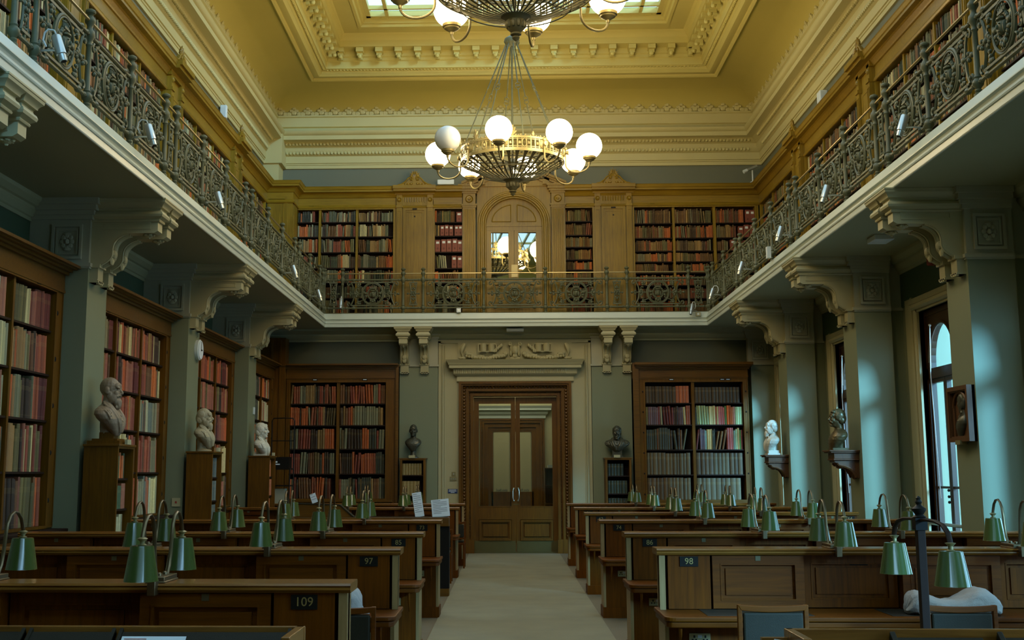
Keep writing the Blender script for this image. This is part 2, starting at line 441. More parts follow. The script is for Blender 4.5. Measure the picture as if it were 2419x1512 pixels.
def ceiling():
    # cove and the flat above, one continuous plaster shell
    b = MB()
    prof = [(.2, 9.3)]
    for i in range(13):
        a = PI/2*i/12
        prof.append((.2+.97*(1-math.cos(a)), 9.36+.5*math.sin(a)))
    path = [(-5.2, YB), (5.55, YB), (5.55, -4), (-5.2, -4)]
    b.sweep(path, prof, closed=True)
    c = struct('ceiling', b, M['ceil'])
    for p in c.data.polygons: p.use_smooth = True
    c.data.set_sharp_from_angle(angle=.5)
    # corbelled lantern mouldings
    b = MB()
    ring = [(-.06, 9.84), (-.02, 9.80), (.02, 9.82), (.03, 9.86), (.08, 9.845), (.16, 9.85), (.20, 9.89), (.22, 9.90), (.24, 9.95), (.29, 9.945), (.31, 9.96), (.33, 9.96),
            (.34, 10.10), (.37, 10.12), (.38, 10.17), (.42, 10.19), (.43, 10.30), (.60, 10.31), (.66, 10.315), (.67, 10.44), (.70, 10.47), (.72, 10.54), (.76, 10.57),
            (1.08, 10.57), (1.09, 10.54), (1.15, 10.54), (1.17, 10.59), (1.21, 10.60), (1.23, 10.66), (1.28, 10.67), (1.28, 10.80)]
    rp = [(-4.05, 24.35), (4.40, 24.35), (4.40, -1.4), (-4.05, -1.4)]
    b.sweep(rp, ring, closed=True)
    # modillions under the lantern cornice
    def mod(x, y, dx, dy):
        tx, ty = dy, -dx
        for w, l0, l1, z0, z1 in ((.075, .43, .64, 10.22, 10.31), (.055, .43, .58, 10.15, 10.22), (.045, .43, .5, 10.09, 10.15)):
            xs = [x+dx*l+tx*s for l in (l0, l1) for s in (-w, w)]; ys = [y+dy*l+ty*s for l in (l0, l1) for s in (-w, w)]
            b.box(min(xs), max(xs), min(ys), max(ys), z0, z1)
        b.ball((x+dx*.55, y+dy*.55, 10.14), .05, 8, 5)
    k = 0
    x = -4.05+.66
    while x < 4.40-.5: mod(x, 24.35, 0, -1); x += .4
    y = 24.35-.66
    while y > 4:
        mod(-4.05, y, 1, 0); mod(4.40, y, -1, 0); y -= .4
    # bead rows
    x = -3.7
    while x < 4.05:
        b.ball((x, 24.35-.275, 9.945), .022, 6, 4); x += .07
    y = 24.0
    while y > 8:
        b.ball((-4.05+.275, y, 9.945), .022, 6, 4); b.ball((4.40-.275, y, 9.945), .022, 6, 4); y -= .07
    struct('trim_4', b, M['ring'], label='yellow cream corbelled mouldings framing the skylight')
    # skylight
    x0, x1, y0, y1 = -2.77, 3.12, -.1, 23.07
    b = MB()
    b.frame(x0, x1, y0, y1, .08, 0, 1, 'y')
    b2 = MB()
    for xa, xb, ya, yb in ((x0-.02, x1+.02, y1-.09, y1+.02), (x0-.02, x1+.02, y0-.02, y0+.09), (x0-.02, x0+.09, y0, y1), (x1-.09, x1+.02, y0, y1)):
        b2.box(xa, xb, ya, yb, 10.68, 10.80)
    for xx in (-2.35, -1.3, -.32, .67, 1.65, 2.7): b2.box(xx-.035, xx+.035, y0, y1, 10.69, 10.78)
    for yy in [22.66, 20.2, 17.8, 15.4, 13, 10.6, 8.2, 5.8, 3.4, 1]: b2.box(x0, x1, yy-.03, yy+.03, 10.69, 10.77)
    for i in range(13): b2.box(x0+.3+i*.44, x0+.42+i*.44, y1-.03, y1+.01, 10.655, 10.68)
    w = struct('window_9', b2, M['ring'], label='long glazed skylight over the reading room')
    g = MB(); g.box(x0, x1, y0, y1, 10.775, 10.782); obj('pane', g, M['sky'], w)
    # main wall cornice
    b = MB()
    pr = [(.0, 8.195), (.04, 8.195), (.04, 8.265), (.055, 8.275), (.055, 8.30), (.075, 8.31), (.075, 8.46), (.09, 8.47), (.11, 8.49), (.14, 8.55), (.15, 8.57), (.15, 8.64), (.17, 8.655),
          (.2, 8.68), (.25, 8.73), (.27, 8.74), (.40, 8.75), (.40, 8.84), (.42, 8.85), (.45, 8.90), (.46, 8.93), (.30, 8.96), (.22, 9.0), (.20, 9.06), (.24, 9.08), (.24, 9.28), (.27, 9.30), (.27, 9.33), (.18, 9.36)]
    wp = [(-5.2, -4), (-5.2, YB), (5.55, YB), (5.55, -4)]
    b.sweep(wp, pr)
    # corner return standing forward at the far left
    b.box(-5.2, -4.78, 24.95, YB, 8.2, 8.95); b.box(-5.2, -4.85, 25.0, YB, 7.65, 8.2)
    def egg(p, d, step, a, z, r, n0):
        q = 0
        L = (Vector(d)).length; u = Vector(d)/L
        while q < L:
            c = Vector(p)+u*q
            b.ball((c.x, c.y, z), r, 6, 4); q += step
    for z, dd, st, r in ((8.52, .125, .075, (.032, .032, .04)), (8.70, .215, .075, (.035, .035, .042))):
        egg((-4.9, YB-dd), (10.2, 0), st, 0, z, r, 0)
        egg((-5.2+dd, 7.5), (0, 17.4), st, 0, z, r, 0); egg((5.55-dd, 7.5), (0, 17.4), st, 0, z, r, 0)
    # dentil shadow row on the side corona and palmette cresting under the cove
    for s, xx in ((1, -5.2), (-1, 5.55)):
        y = 7.5
        while y < 25.0:
            b.box(xx+s*.3, xx+s*.39, y, y+.06, 8.76, 8.80); y += .13
    def palm(x, y, dx, dy):
        tx, ty = -dy, dx
        for s, zz, rr in ((-.11, 9.37, .05), (0, 9.40, .06), (.11, 9.37, .05), (0, 9.49, .035), (-.055, 9.44, .035), (.055, 9.44, .035)):
            b.ball((x+dx*.235+tx*s, y+dy*.235+ty*s, zz), (.03+.7*rr*abs(tx), .03+.7*rr*abs(ty), rr), 6, 4)
    x = -4.9
    while x < 5.3: palm(x, YB, 0, -1); x += .3
    y = 25.2
    while y > 8: palm(-5.2, y, 1, 0); palm(5.55, y, -1, 0); y -= .36
    struct('trim_5', b, M['cornice'], label='deep cream plaster cornice round the top of the walls')
ceiling()

def gallery():
    b = MB()
    b.box(XL, GL, -4, YB, GZ0, GZ1-.01); b.box(GR, XR, -4, YB, GZ0, GZ1-.01); b.box(GL, GR, GB, YB, GZ0, GZ1-.01)
    s = struct('floor_gallery', b, M['soffit'], label='grey green underside of the gallery')
    b = MB()
    pr = [(0, 4.645), (.015, 4.645), (.02, 4.655), (.02, 4.715), (.03, 4.72), (.035, 4.735), (.028, 4.745), (.02, 4.75), (.016, 4.77), (.025, 4.795), (.045, 4.805), (.045, 4.815), (.03, 4.82), (.0, 4.925), (-.02, 4.935), (-.25, 4.935)]
    b.sweep([(GL, -4), (GL, GB), (GR, GB), (GR, -4)], pr)
    struct('trim_6', b, M['fascia'], label='white moulded edge of the gallery')
    # cornice under the gallery along the walls
    b = MB()
    pr = [(.0, 4.40), (.03, 4.40), (.03, 4.44), (.05, 4.45), (.08, 4.50), (.09, 4.52), (.09, 4.55), (.12, 4.56), (.17, 4.61), (.18, 4.65), (0, 4.65)]
    b.sweep([(XL, -4), (XL, YB)], pr); b.sweep([(XR, YB), (XR, -4)], pr); b.sweep([(XL, YB), (XR, YB)], [(d*1.6, z) for d, z in pr])
    struct('trim_7', b, M['soffit'], label='moulded cornice under the gallery')
gallery()

def rosette(b, p, ax, s=1.):
    # carved square panel with a flower, facing -y (ax 'y') or sideways
    x, y, z = p
    for w, t, d in ((.17, .03, .03), (.125, .02, .018)):
        b.frame(x-w, x+w, z-w*1.15, z+w*1.15, t, y-d, y, 'y')
    for k in range(8):
        a = PI/4*k
        b.ball((x+.055*math.cos(a), y-.01, z+.065*math.sin(a)), (.03, .018, .03), 6, 4)
    b.ball((x, y-.02, z), .03, 8, 5)
    b.ball((x, y-.01, z-.085), (.05, .015, .02), 6, 4); b.ball((x, y-.01, z+.085), (.05, .015, .02), 6, 4)

def pier(n, xa, xb, y0, y1, face, step=None):
    # painted shaft, necking moulding and carved block under the gallery
    b = MB()
    b.box(xa, xb, y0, y1, 0, 3.905)
    if step: b.box(step[0], step[1], y0+.09, y1-.09, 0, 3.905)
    b.box(xa-.015 if face < 0 else xa, xb+.015 if face > 0 else xb, y0-.015, y1+.015, 0, .25)
    p = struct('pier', b, M['wall'])
    b = MB()
    u0, u1 = (xa-.03, xb) if face < 0 else (xa, xb+.03)
    b.box(u0, u1, y0-.03, y1+.03, 3.89, 3.93); b.box(u0+.015*(face < 0), u1-.015*(face > 0), y0-.015, y1+.015, 3.87, 3.89)
    if step: b.box(step[0], step[1], y0+.06, y1-.06, 3.89, 3.93)
    b.box(xa, xb, y0, y1, 3.93, 4.65)
    if step: b.box(step[0], step[1], y0+.09, y1-.09, 3.93, 4.65)
    # crown
    for d, z0, z1 in ((.03, 4.42, 4.47), (.05, 4.47, 4.52), (.08, 4.52, 4.58), (.11, 4.58, 4.65)):
        b.box(xa-d if face < 0 else xa, xb+d if face > 0 else xb, y0-d, y1+d, z0, z1)
    rosette(b, ((xa+xb)/2 if step else xb-.25, y0, 4.17), 'y')
    obj('pier_head', b, M['soffit' if False else 'wallhead'], p)
M['wallhead'] = paint('stone painted pier head', (166, 164, 138), .55, .06, 3.)
for y in PIERS_L[2:]: pier(0, XL, -4.61, y, y+.64, 1)
for y in PIERS_R[2:]: pier(0, 4.91, 5.41, y, y+.64, -1, (5.41, XR))
# short end piers against the far wall
def far_piers():
    b = MB()
    for x0, x1 in ((-2.26, -1.45), (1.78, 2.61)):
        b.box(x0, x1, YB-.1, YB, 0, 3.88)
    s = struct('pier', b, M['wall'])
    b = MB()
    for x0, x1 in ((-2.26, -1.45), (1.78, 2.61)):
        b.box(x0-.02, x1+.02, YB-.13, YB, 3.86, 3.90); b.box(x0, x1, YB-.1, YB, 3.90, 4.65)
        for d, z0, z1 in ((.02, 4.45, 4.52), (.05, 4.52, 4.58), (.09, 4.58, 4.65)): b.box(x0-d, x1+d, YB-.1-d, YB, z0, z1)
    obj('pier_head', b, M['wallhead'], s)
    # pilaster head in the far right corner
    b = MB(); b.box(5.1, 5.58, YB-.16, YB, 0, 3.88)
    s = struct('pier', b, M['wall'])
    b = MB(); b.box(5.0, 5.6, YB-.2, YB, 3.86, 3.91); b.box(5.05, 5.6, YB-.17, YB, 3.91, 4.65)
    for d, z0, z1 in ((.03, 4.42, 4.49), (.06, 4.49, 4.56), (.1, 4.56, 4.65)): b.box(5.05-d, 5.6, YB-.17-d, YB, z0, z1)
    rosette(b, (5.3, YB-.17, 4.17), 'y'); obj('pier_head', b, M['wallhead'], s)
far_piers()

# ------------------------------------------------------------------ carved gallery brackets, one thing per rib
def bracket_mesh():
    # local frame: +x away from the wall, rib width along y, origin on the pier face at z = 0
    b = MB(); w = .085
    prof = [(0, 4.58), (.74, 4.58), (.74, 4.30), (.70, 4.275), (.40, 4.275)]
    for i in range(1, 9):
        t = i/8; prof.append((.40-.17*t-.05*math.sin(t*PI), 4.275-.20*t**1.4))
    for i in range(1, 9):
        t = i/8; prof.append((.23-.15*t+.05*math.sin(t*PI), 4.075-.17*t))
    prof += [(.09, 3.90), (.09, 3.76), (.07, 3.72), (0, 3.72)]
    b.prism(prof, 'y', -w, w)
    b.sweep([(0, -w), (.74, -w), (.74, w), (0, w)], [(0, 4.40), (.018, 4.402), (.024, 4.415), (.018, 4.43), (.03, 4.438), (.058, 4.455), (.066, 4.48), (.056, 4.505), (.04, 4.515), (.034, 4.53), (.036, 4.545), (.06, 4.552), (.064, 4.57), (.08, 4.59), (.098, 4.605), (.102, 4.63), (.108, 4.635), (.108, 4.65), (0, 4.65)])
    # raised fillets along the S curve and flutes in the end block
    for s in (-1, 1):
        b.tube([(p[0]+.006, s*w*.85, p[1]-.006) for p in prof[4:21]], .014, 5)
        b.frame(.12, .66, 4.32, 4.40, .015, s*(w+.004)-.004, s*(w+.004)+.004, 'y')
    b.tube([(p[0]+.008, 0, p[1]-.008) for p in prof[4:21]], .022, 6)
    b.box(0, .115, -w-.02, w+.02, 3.885, 3.925); b.box(0, .1, -w-.01, w+.01, 3.72, 3.745)
    for k in (-1, 0, 1): b.box(.07, .1, k*.05-.017, k*.05+.017, 3.705, 3.74)
    b.ball((.62, 0, 4.262), (.05, .05, .03), 8, 5); b.ball((.62, 0, 4.235), .018, 6, 4)
    for k in range(6):
        a = PI/3*k; b.ball((.62+.05*math.cos(a), .05*math.sin(a), 4.262), (.022, .022, .015), 6, 4)
    # leaf on the scroll
    b.ball((.235, 0, 4.05), (.035, .06, .05), 8, 5); b.ball((.21, 0, 3.98), (.03, .05, .06), 8, 5)
    return b
bm_ = bracket_mesh().mesh('gallery_bracket', M['stone'], .5)
def bracket(loc, rz, label, group):
    o = bpy.data.objects.new('gallery_bracket', bm_); COL.objects.link(o); o.location = loc; o.rotation_euler = (0, 0, rz)
    return tag(o, label, 'bracket', group)
ordn = {8.75: 'at top left edge', 13.0: 'above the brown bald bust', 17.25: 'above the clock', 21.4: 'above the white bust'}
for y in PIERS_L[2:]:
    for d, nm in ((.14, 'near'), (.5, 'far')):
        bracket((-4.61, y+d, 0), 0, 'cream scroll bracket under left gallery, %s rib %s' % (nm, ordn[y]), 'left gallery brackets')
ordr = {8.55: 'beyond the right edge', 12.81: 'above the framed relief', 17.0: 'above the bronze bust', 21.28: 'above the white bust'}
for y in PIERS_R[3:]:
    for d, nm in ((.14, 'near'), (.5, 'far')):
        bracket((4.91, y+d, 0), PI, 'cream scroll bracket under right gallery, %s rib %s' % (nm, ordr[y]), 'right gallery brackets')
for x, s in ((-2.15, 'left rib of the pair left of the door'), (-1.73, 'right rib left of the door'), (2.1, 'left rib of the pair right of the door'), (2.52, 'right rib of the pair right of the door')):
    o = bracket((x, YB-.1, 0), -PI/2, 'cream scroll bracket under far gallery, '+s, 'far gallery brackets')
    o.scale = (.72, 1, 1)
# ------------------------------------------------------------------ far door, lobby beyond and its surround
def text(body, size, loc, mat, parent=None, name='number', rot=(PI/2, 0, 0), ext=.0015, align='CENTER', font=None):
    cu = bpy.data.curves.new(name, 'FONT'); cu.body = body; cu.size = size; cu.extrude = ext; cu.align_x = align; cu.align_y = 'CENTER'
    cu.resolution_u = 3; cu.materials.append(mat)
    o = bpy.data.objects.new(name, cu); COL.objects.link(o)
    me = bpy.data.meshes.new_from_object(o.evaluated_get(bpy.context.evaluated_depsgraph_get()))
    bpy.data.objects.remove(o); me.name = name
    o = bpy.data.objects.new(name, me); COL.objects.link(o); o.location = loc; o.rotation_euler = rot
    if parent is not None: o.parent = parent
    return o

def bead_run(b, pts, r, step):
    for (x0, y0, z0), (x1, y1, z1) in pts:
        L = math.dist((x0, y0, z0), (x1, y1, z1)); k = int(L/step)
        for i in range(k+1):
            t = i/max(1, k); b.ball((x0+(x1-x0)*t, y0+(y1-y0)*t, z0+(z1-z0)*t), r, 6, 4)

def architrave(b, x0, x1, z1, y, prof, yd):
    # stepped door surround, prof: (inset from outer edge, projection)
    for (a, p), (c, q) in zip(prof[:-1], prof[1:]):
        b.box(x0+a, x0+c, y-p, yd, 0, z1-a); b.box(x1-c, x1-a, y-p, yd, 0, z1-a); b.box(x0+c, x1-c, y-p, yd, z1-c, z1-a)

def main_door():
    d = thing('double_door', 'tall brown glazed double door at the end of the aisle', 'door', (XC, YB, 0))
    d.name = 'door_1'; d['kind'] = 'structure'; del d['category']
    x0, x1 = -1.01-XC, 1.35-XC
    b = MB(); architrave(b, x0, x1, 3.54, 0, [(0, .15), (.05, .115), (.07, .15), (.085, .07), (.14, .06), (.155, .12), (.2, .09), (.215, .03), (.245, .07), (.3, .03), (.31, .03)], .0)
    bead_run(b, [((x0+.112, -.075, .35), (x0+.112, -.075, 3.42)), ((x1-.112, -.075, .35), (x1-.112, -.075, 3.42)), ((x0+.15, -.075, 3.43), (x1-.15, -.075, 3.43))], .03, .068)
    bead_run(b, [((x0+.23, -.04, .35), (x0+.23, -.04, 3.3)), ((x1-.23, -.04, .35), (x1-.23, -.04, 3.3)), ((x0+.25, -.04, 3.31), (x1-.25, -.04, 3.31))], .011, .034)
    for s, q in ((-1, x0), (1, x1)):
        b.box(q-.01 if s < 0 else q-.32, q+.32 if s < 0 else q+.01, -.115, 0, 0, .28)
    obj('door_frame', b, M['brown'], d)
    yd = .06
    for s in (-1, 1):
        a, c = (-.875, -.003) if s < 0 else (.003, .875)
        b = MB()
        b.box(a, a+.10 if s < 0 else a+.085, yd, yd+.05, .02, 3.22); b.box(c-.085 if s < 0 else c-.10, c, yd, yd+.05, .02, 3.22)
        ia, ic = (a+.10, c-.085) if s < 0 else (a+.085, c-.10)
        b.box(ia, ic, yd, yd+.05, 3.09, 3.22); b.box(ia, ic, yd, yd+.05, .68, .95); b.box(ia, ic, yd, yd+.05, .02, .24)
        b.box(ia, ic, yd+.03, yd+.045, .24, .68); b.frame(ia+.01, ic-.01, .25, .67, .035, yd-.03, yd+.02); b.frame(ia+.045, ic-.045, .285, .635, .02, yd-.012, yd+.02)
        b.prism([(ia+.09, .335), (ic-.09, .335), (ic-.09, .585), (ia+.09, .585)], 'y', yd-.005, yd+.03)
        b.frame(ia-.012, ic+.012, .938, 3.10, .018, yd-.01, yd+.01)
        lf = obj('door_leaf', b, M['brown'], d)
        g = MB(); g.box(ia, ic, yd+.02, yd+.026, .95, 3.09); obj('pane', g, M['glass'], lf)
        g = MB(); g.box(a+.01, c-.01, yd-.008, yd, .02, .245); obj('kick_plate', g, M['kick'], lf)
        hx = -.045 if s < 0 else .045
        g = MB(); g.tube([(hx, yd, 1.32), (hx+s*.005, yd-.05, 1.32), (hx+s*.02, yd-.055, 1.26), (hx+s*.02, yd-.055, 1.13), (hx+s*.005, yd-.05, 1.07), (hx, yd, 1.07)], .012, 8)
        g.ball((hx, yd-.04, 1.07), .02, 8, 5); g.ball((hx, yd-.04, 1.32), .02, 8, 5); obj('handle', g, M['copper'], lf)
    b = MB(); b.box(-.06, .06, yd-.004, yd, .98, 1.0); b.box(x0+.3, x1-.3, .0, .3, 0, .02); obj('threshold', b, M['kick'], d)
    # cream stone panel round the door
    b = MB()
    for s, xa, xb in ((-1, -1.44, -1.01), (1, 1.35, 1.77)):
        b.box(xa, xb, YB-.06, YB, 0, 4.4); o = xa if s < 0 else xb
        b.box(o if s < 0 else o-.05, o+.05 if s < 0 else o, YB-.085, YB, 0, 4.40); b.tube([(o-s*.09, YB-.07, 0), (o-s*.09, YB-.07, 4.32)], .022, 8)
        b.tube([(o-s*.13, YB-.065, 0), (o-s*.13, YB-.065, 4.3)], .012, 6)
    b.box(-1.01, 1.35, YB-.06, YB, 3.54, 4.42); b.box(-1.44, 1.77, YB-.085, YB, 4.36, 4.42)
    b.box(-1.45, -1.01, YB-.063, YB, 1.35, 1.362)
    struct('trim_8', b, M['stone'], label='cream painted stone surround of the far door')
    # cornice over the door
    b = MB()
    pr = [(.0, 3.545), (.05, 3.545), (.055, 3.57), (.05, 3.585), (.05, 3.645), (.07, 3.66), (.09, 3.67), (.12, 3.70), (.13, 3.80), (.21, 3.815), (.21, 3.875), (.225, 3.885), (.24, 3.93), (.27, 3.97), (.28, 3.99), (0, 3.995)]
    b.sweep([(-1.0, YB-.05), (-1.0, YB-.061), (1.35, YB-.061), (1.35, YB-.05)], pr)
    for k in range(58): b.lathe([(.0, 3.705), (.012, 3.71), (.014, 3.78), (.008, 3.795)], 6, (-.98+k*.0409-.12+.0, YB-.19, 0))
    for k in range(4): pass
    tag(obj('door_cornice', b, M['stone']), 'cream moulded stone cornice over the far double door', 'door cornice')
    # carved relief panel: woman's head between garlands and tablets
    b = MB(); b.box(-1.03, 1.38, YB-.1, YB-.05, 4.0, 4.36)
    y = YB-.17
    hx = XC
    b.ball((hx, y, 4.19), (.075, .07, .11), 12, 9); b.ball((hx, y-.06, 4.18), (.014, .02, .03), 6, 5)          # face and nose
    b.ball((hx-.03, y-.05, 4.205), (.014, .012, .008), 6, 4); b.ball((hx+.03, y-.05, 4.205), (.014, .012, .008), 6, 4); b.ball((hx, y-.055, 4.135), (.024, .012, .008), 6, 4)
    b.ball((hx, y+.0, 4.07), (.06, .05, .06), 8, 6); b.ball((hx, y+.02, 4.02), (.13, .05, .05), 10, 6)
    for s in (-1, 1):
        b.ball((hx+s*.075, y+.01, 4.23), (.035, .05, .09), 8, 6); b.ball((hx+s*.085, y, 4.13), (.03, .04, .07), 8, 6)
        pts = [(hx+s*(.04+.055*math.cos(a)*(.4+.1*a/PI)+.06), y-.02, 4.325+.04*math.sin(a)*(1-a/12)) for a in [i*PI/6 for i in range(14)]]
        b.tube(pts, .016, 6)
        for k in range(15):                                                                                     # fruit swag
            t = k/14; b.ball((hx+s*(.2+t*.82), y, 4.12-.09*math.sin(t*PI)+.02*math.sin(k*5)), (.06+.02*math.sin(k*3), .045, .045), 8, 5)
            b.ball((hx+s*(.22+t*.8), y-.02, 4.07-.05*math.sin(t*PI)), (.035, .04, .03), 6, 4)
        b.frame(hx+s*.58-.2, hx+s*.58+.2, 4.155, 4.335, .02, y-.03, y)
        for k in (-1, 1): b.lathe([(.0, -.09), (.075, -.09), (.075, .09), (0, .09)], 12, (hx+s*.58+k*.085, y+.02, 4.25))
        for k in range(5): b.ball((hx+s*(.29+.035*k), y-.005, 4.3-.03*k), (.035, .03, .04), 6, 5)
        b.tube([(hx+s*(1.06+.06*math.sin(t*3)), y-.01, 4.34-.33*t) for t in [i/10 for i in range(11)]], [.03+.02*math.sin(i*.6) for i in range(11)], 7)
        b.ball((hx+s*1.11, y, 4.03), (.09, .05, .03), 8, 5)
    tag(obj('overdoor_relief', b, M['stone']), "carved relief of a woman's head and garlands above the far door", 'relief')
main_door()

def lobby():
    b = MB()
    b.box(-2.4, -2.3, YB+.3, 29, 0, 4.2); b.box(2.6, 2.7, YB+.3, 29, 0, 4.2); b.box(-2.4, 2.7, YB+.3, 29.1, 4.2, 4.3)
    b.box(-2.4, 2.7, 29, 29.2, 0, 4.2)
    s = struct('wall_lobby', b, M['stone'], label='cream walls of the lobby beyond the far door')
    d = thing('double_door', 'second glazed door of the lobby seen through the far door', 'door', (.12, 29, 0)); d.name = 'door_2'; d['kind'] = 'structure'; del d['category']
    b = MB(); architrave(b, -.77, .77, 2.92, 0, [(0, .08), (.04, .06), (.06, .09), (.1, .05), (.14, .06), (.2, .03), (.26, .04), (.27, .04)], 0.0)
    bead_run(b, [((-.7, -.07, .2), (-.7, -.07, 2.84)), ((.7, -.07, .2), (.7, -.07, 2.84))], .02, .06)
    obj('door_frame', b, M['brown'], d)
    for s in (-1, 1):
        a, c = (-.51, -.0) if s < 0 else (0, .51)
        b = MB(); b.frame(a, c, .02, 2.66, .05, -.03, .0); b.box(a, c, -.03, 0, .02, 1.2); b.box(a+.12, c-.12, -.05, -.03, .62, .8)
        lf = obj('door_leaf', b, M['brown'], d)
        g = MB(); g.box(a+.07, c-.07, -.02, -.012, 1.0, 2.83); obj('blind', g, M['stone'], lf)
        g = MB(); g.box(a+.07, c-.07, -.026, -.018, 1.02, 1.12); st = obj('notice_strip', g, M['paper'], lf)
        text('Staff only', .075, ((a+c)/2, -.028, 1.24), M['ink'], lf, 'lettering')
    b = MB(); pr = [(.0, 2.93), (.05, 2.93), (.05, 2.99), (.10, 3.04), (.11, 3.11), (.18, 3.12), (.18, 3.16), (.22, 3.22), (0, 3.22)]
    b.sweep([(-.63, 28.99), (-.63, 28.985), (.87, 28.985), (.87, 28.99)], pr); obj('door_cornice', b, M['fascia'], d, (-.12, -29, 0))
    lt = MB(); lt.box(-1.2, 1.5, 26.6, 28.6, 4.16, 4.2)
    o = tag(obj('lobby_glow_panel', lt, emit('lobby glow', (255, 240, 210), 1.6)), 'added unseen glow panel lighting the lobby beyond the far door', 'lamp')  # unseen glowing panel added to brighten the lobby behind the door glass
    t = thing('bookcase', 'small bookcase in the lobby seen through the right door pane', 'bookcase', (1.0, 27.0, 0))
    b = MB(); b.box(-.18, -.16, 0, .5, 0, 1.75); b.box(.6, .62, 0, .5, 0, 1.75); b.box(-.18, .62, .48, .5, 0, 1.75); obj('carcass', b, M['brown'], t)
    for z in (.1, .55, .95, 1.35, 1.73):
        b = MB(); b.box(-.16, .6, 0, .48, z, z+.02); obj('shelf', b, M['brownx'], t)
    b = MB(); b.box(-.1, .3, .02, .3, 1.75, 1.81); tag(obj('paper_stack', b, M['paper'], None, (1.0, 27, 0)), 'white stack of paper on top of the lobby bookcase', 'paper')
lobby()

def small_wall_things():
    def plate(name, label, cat, x, z, w, h, mat, n=0, part='switch'):
        t = thing(name, label, cat, (x, YB-.06, z))
        b = MB(); b.box(-w/2, w/2, -.012, 0, -h/2, h/2); obj('plate', b, mat, t, bevel=.002)
        for i in range(n):
            b = MB(); q = (i-(n-1)/2)*.043; b.box(q-.008, q+.008, -.022, -.012, -.018, .012); obj(part, b, M['silver'], t)
        return t
    plate('light_switch', 'single brass light switch left of the far door', 'switch', -1.12, 1.62, .085, .09, M['plate'], 1)
    plate('light_switch', 'triple brass light switch below the single one left of the door', 'switch', -1.13, 1.52, .145, .09, M['plate'], 3)
    t = thing('sign', 'small blue sign with white lines below the light switches', 'sign', (-1.14, YB-.06, 1.265))
    b = MB(); b.box(-.1, .1, -.008, 0, -.045, .045); obj('panel', b, M['blue'], t)
    for z, w in ((.026, .15), (0, .16), (-.026, .08)):
        b = MB(); b.box(-w/2, w/2, -.0095, -.008, z-.006, z+.006); obj('lettering', b, M['paper'], t)
    # clock on the second left pier
    t = thing('wall_clock', 'round white wall clock on the second left pier', 'clock', (-4.61, 17.76, 3.45))
    b = MB(); b.lathe([(0, 0), (.15, 0), (.155, .05), (.135, .06), (0, .06)], 28, (0, 0, 0), 'x'); obj('case', b, M['white'], t)
    b = MB(); b.lathe([(.0, .062), (.138, .062), (.138, .066), (0, .066)], 28, (.0, 0, 0), 'x'); obj('dial', b, M['paper'], t)
    b = MB(); b.box(.067, .07, -.006, .006, -.02, .12); obj('hand', b, M['black'], t)
    b = MB(); b.box(.067, .07, -.01, .075, -.008, .008); obj('hand', b, M['black'], t)
    def box_thing(name, label, cat, loc, size, mat):
        b = MB(); sx, sy, sz = size; b.box(-sx/2, sx/2, -sy/2, sy/2, -sz/2, sz/2)
        o = obj(name, b, mat, None, loc, bevel=min(size)*.15); return tag(o, label, cat)
    box_thing('thermostat', 'small white box on the third left pier above the white bust', 'thermostat', (-4.6, 21.9, 2.76), (.03, .07, .13), M['white'])
    t = thing('wall_socket', 'white wall switch with red light on second left pier, low down', 'switch', (-4.7, 17.25, 1.23))
    b = MB(); b.box(-.06, .06, -.015, 0, -.06, .06); obj('plate', b, M['stone'], t); b = MB(); b.box(-.012, .012, -.02, -.015, -.015, .015); obj('switch', b, M['red'], t)
    box_thing('fire_alarm', 'red fire alarm box high on the green wall by the right pier', 'alarm', (5.5, 15.5, 4.36), (.12, .14, .18), M['red'])
    box_thing('emergency_light', 'white emergency light under the gallery above the far door', 'light', (.18, 25.15, 4.6), (.36, .2, .06), M['white'])
    box_thing('emergency_light', 'white emergency light on the right gallery underside between the brackets', 'light', (4.85, 15.5, 4.615), (.25, .35, .07), M['white'])
    box_thing('sign_box', 'pale box light standing on the far bookcase cornice', 'light', (-1.28, 25.2, 7.80), (.36, .1, .11), M['white'])
    box_thing('motion_sensor', 'white motion sensor on the left upper cornice', 'sensor', (-5.1, 21.0, 8.12), (.12, .1, .24), M['white'])
    box_thing('motion_sensor', 'white motion sensor on the grey wall above the right gallery', 'sensor', (5.46, 20.2, 8.02), (.14, .22, .2), M['white'])
    t = thing('socket_box', 'small white socket box on the far gallery edge left of the middle', 'socket', (-.99, 24.86, 4.985))
    b = MB(); b.box(-.045, .045, -.02, .02, -.045, .045); obj('case', b, M['white'], t)
    b = MB(); b.lathe([(.0, -.022), (.024, -.022), (.024, -.02)], 14, (0, 0, 0), 'y'); obj('socket', b, M['silver'], t)
    t = thing('socket_box', 'small cream switch box on the far gallery edge near the right corner', 'socket', (3.96, 24.85, 4.875))
    b = MB(); b.box(-.05, .05, -.02, .02, -.04, .04); obj('case', b, M['stone'], t)
    b = MB(); b.box(-.02, .02, -.024, -.02, -.02, .02); obj('switch', b, M['white'], t)
    # camera in the far right upper corner
    t = thing('security_camera', 'small white security camera in the upper far right corner', 'camera', (5.25, 25.15, 7.72))
    b = MB(); b.tube([(0, 0, 0), (0, 0, .28)], .016, 6); b.box(-.05, .05, -.05, .05, 0, .02); obj('stand', b, M['white'], t)
    b = MB(); b.tube([(.1, .0, .36), (-.12, -.04, .26)], .035, 8); obj('body', b, M['silver'], t)
    b = MB(); b.tube([(-.12, -.04, .26), (-.2, -.055, .225)], .04, 8); obj('hood', b, M['white'], t)
small_wall_things()
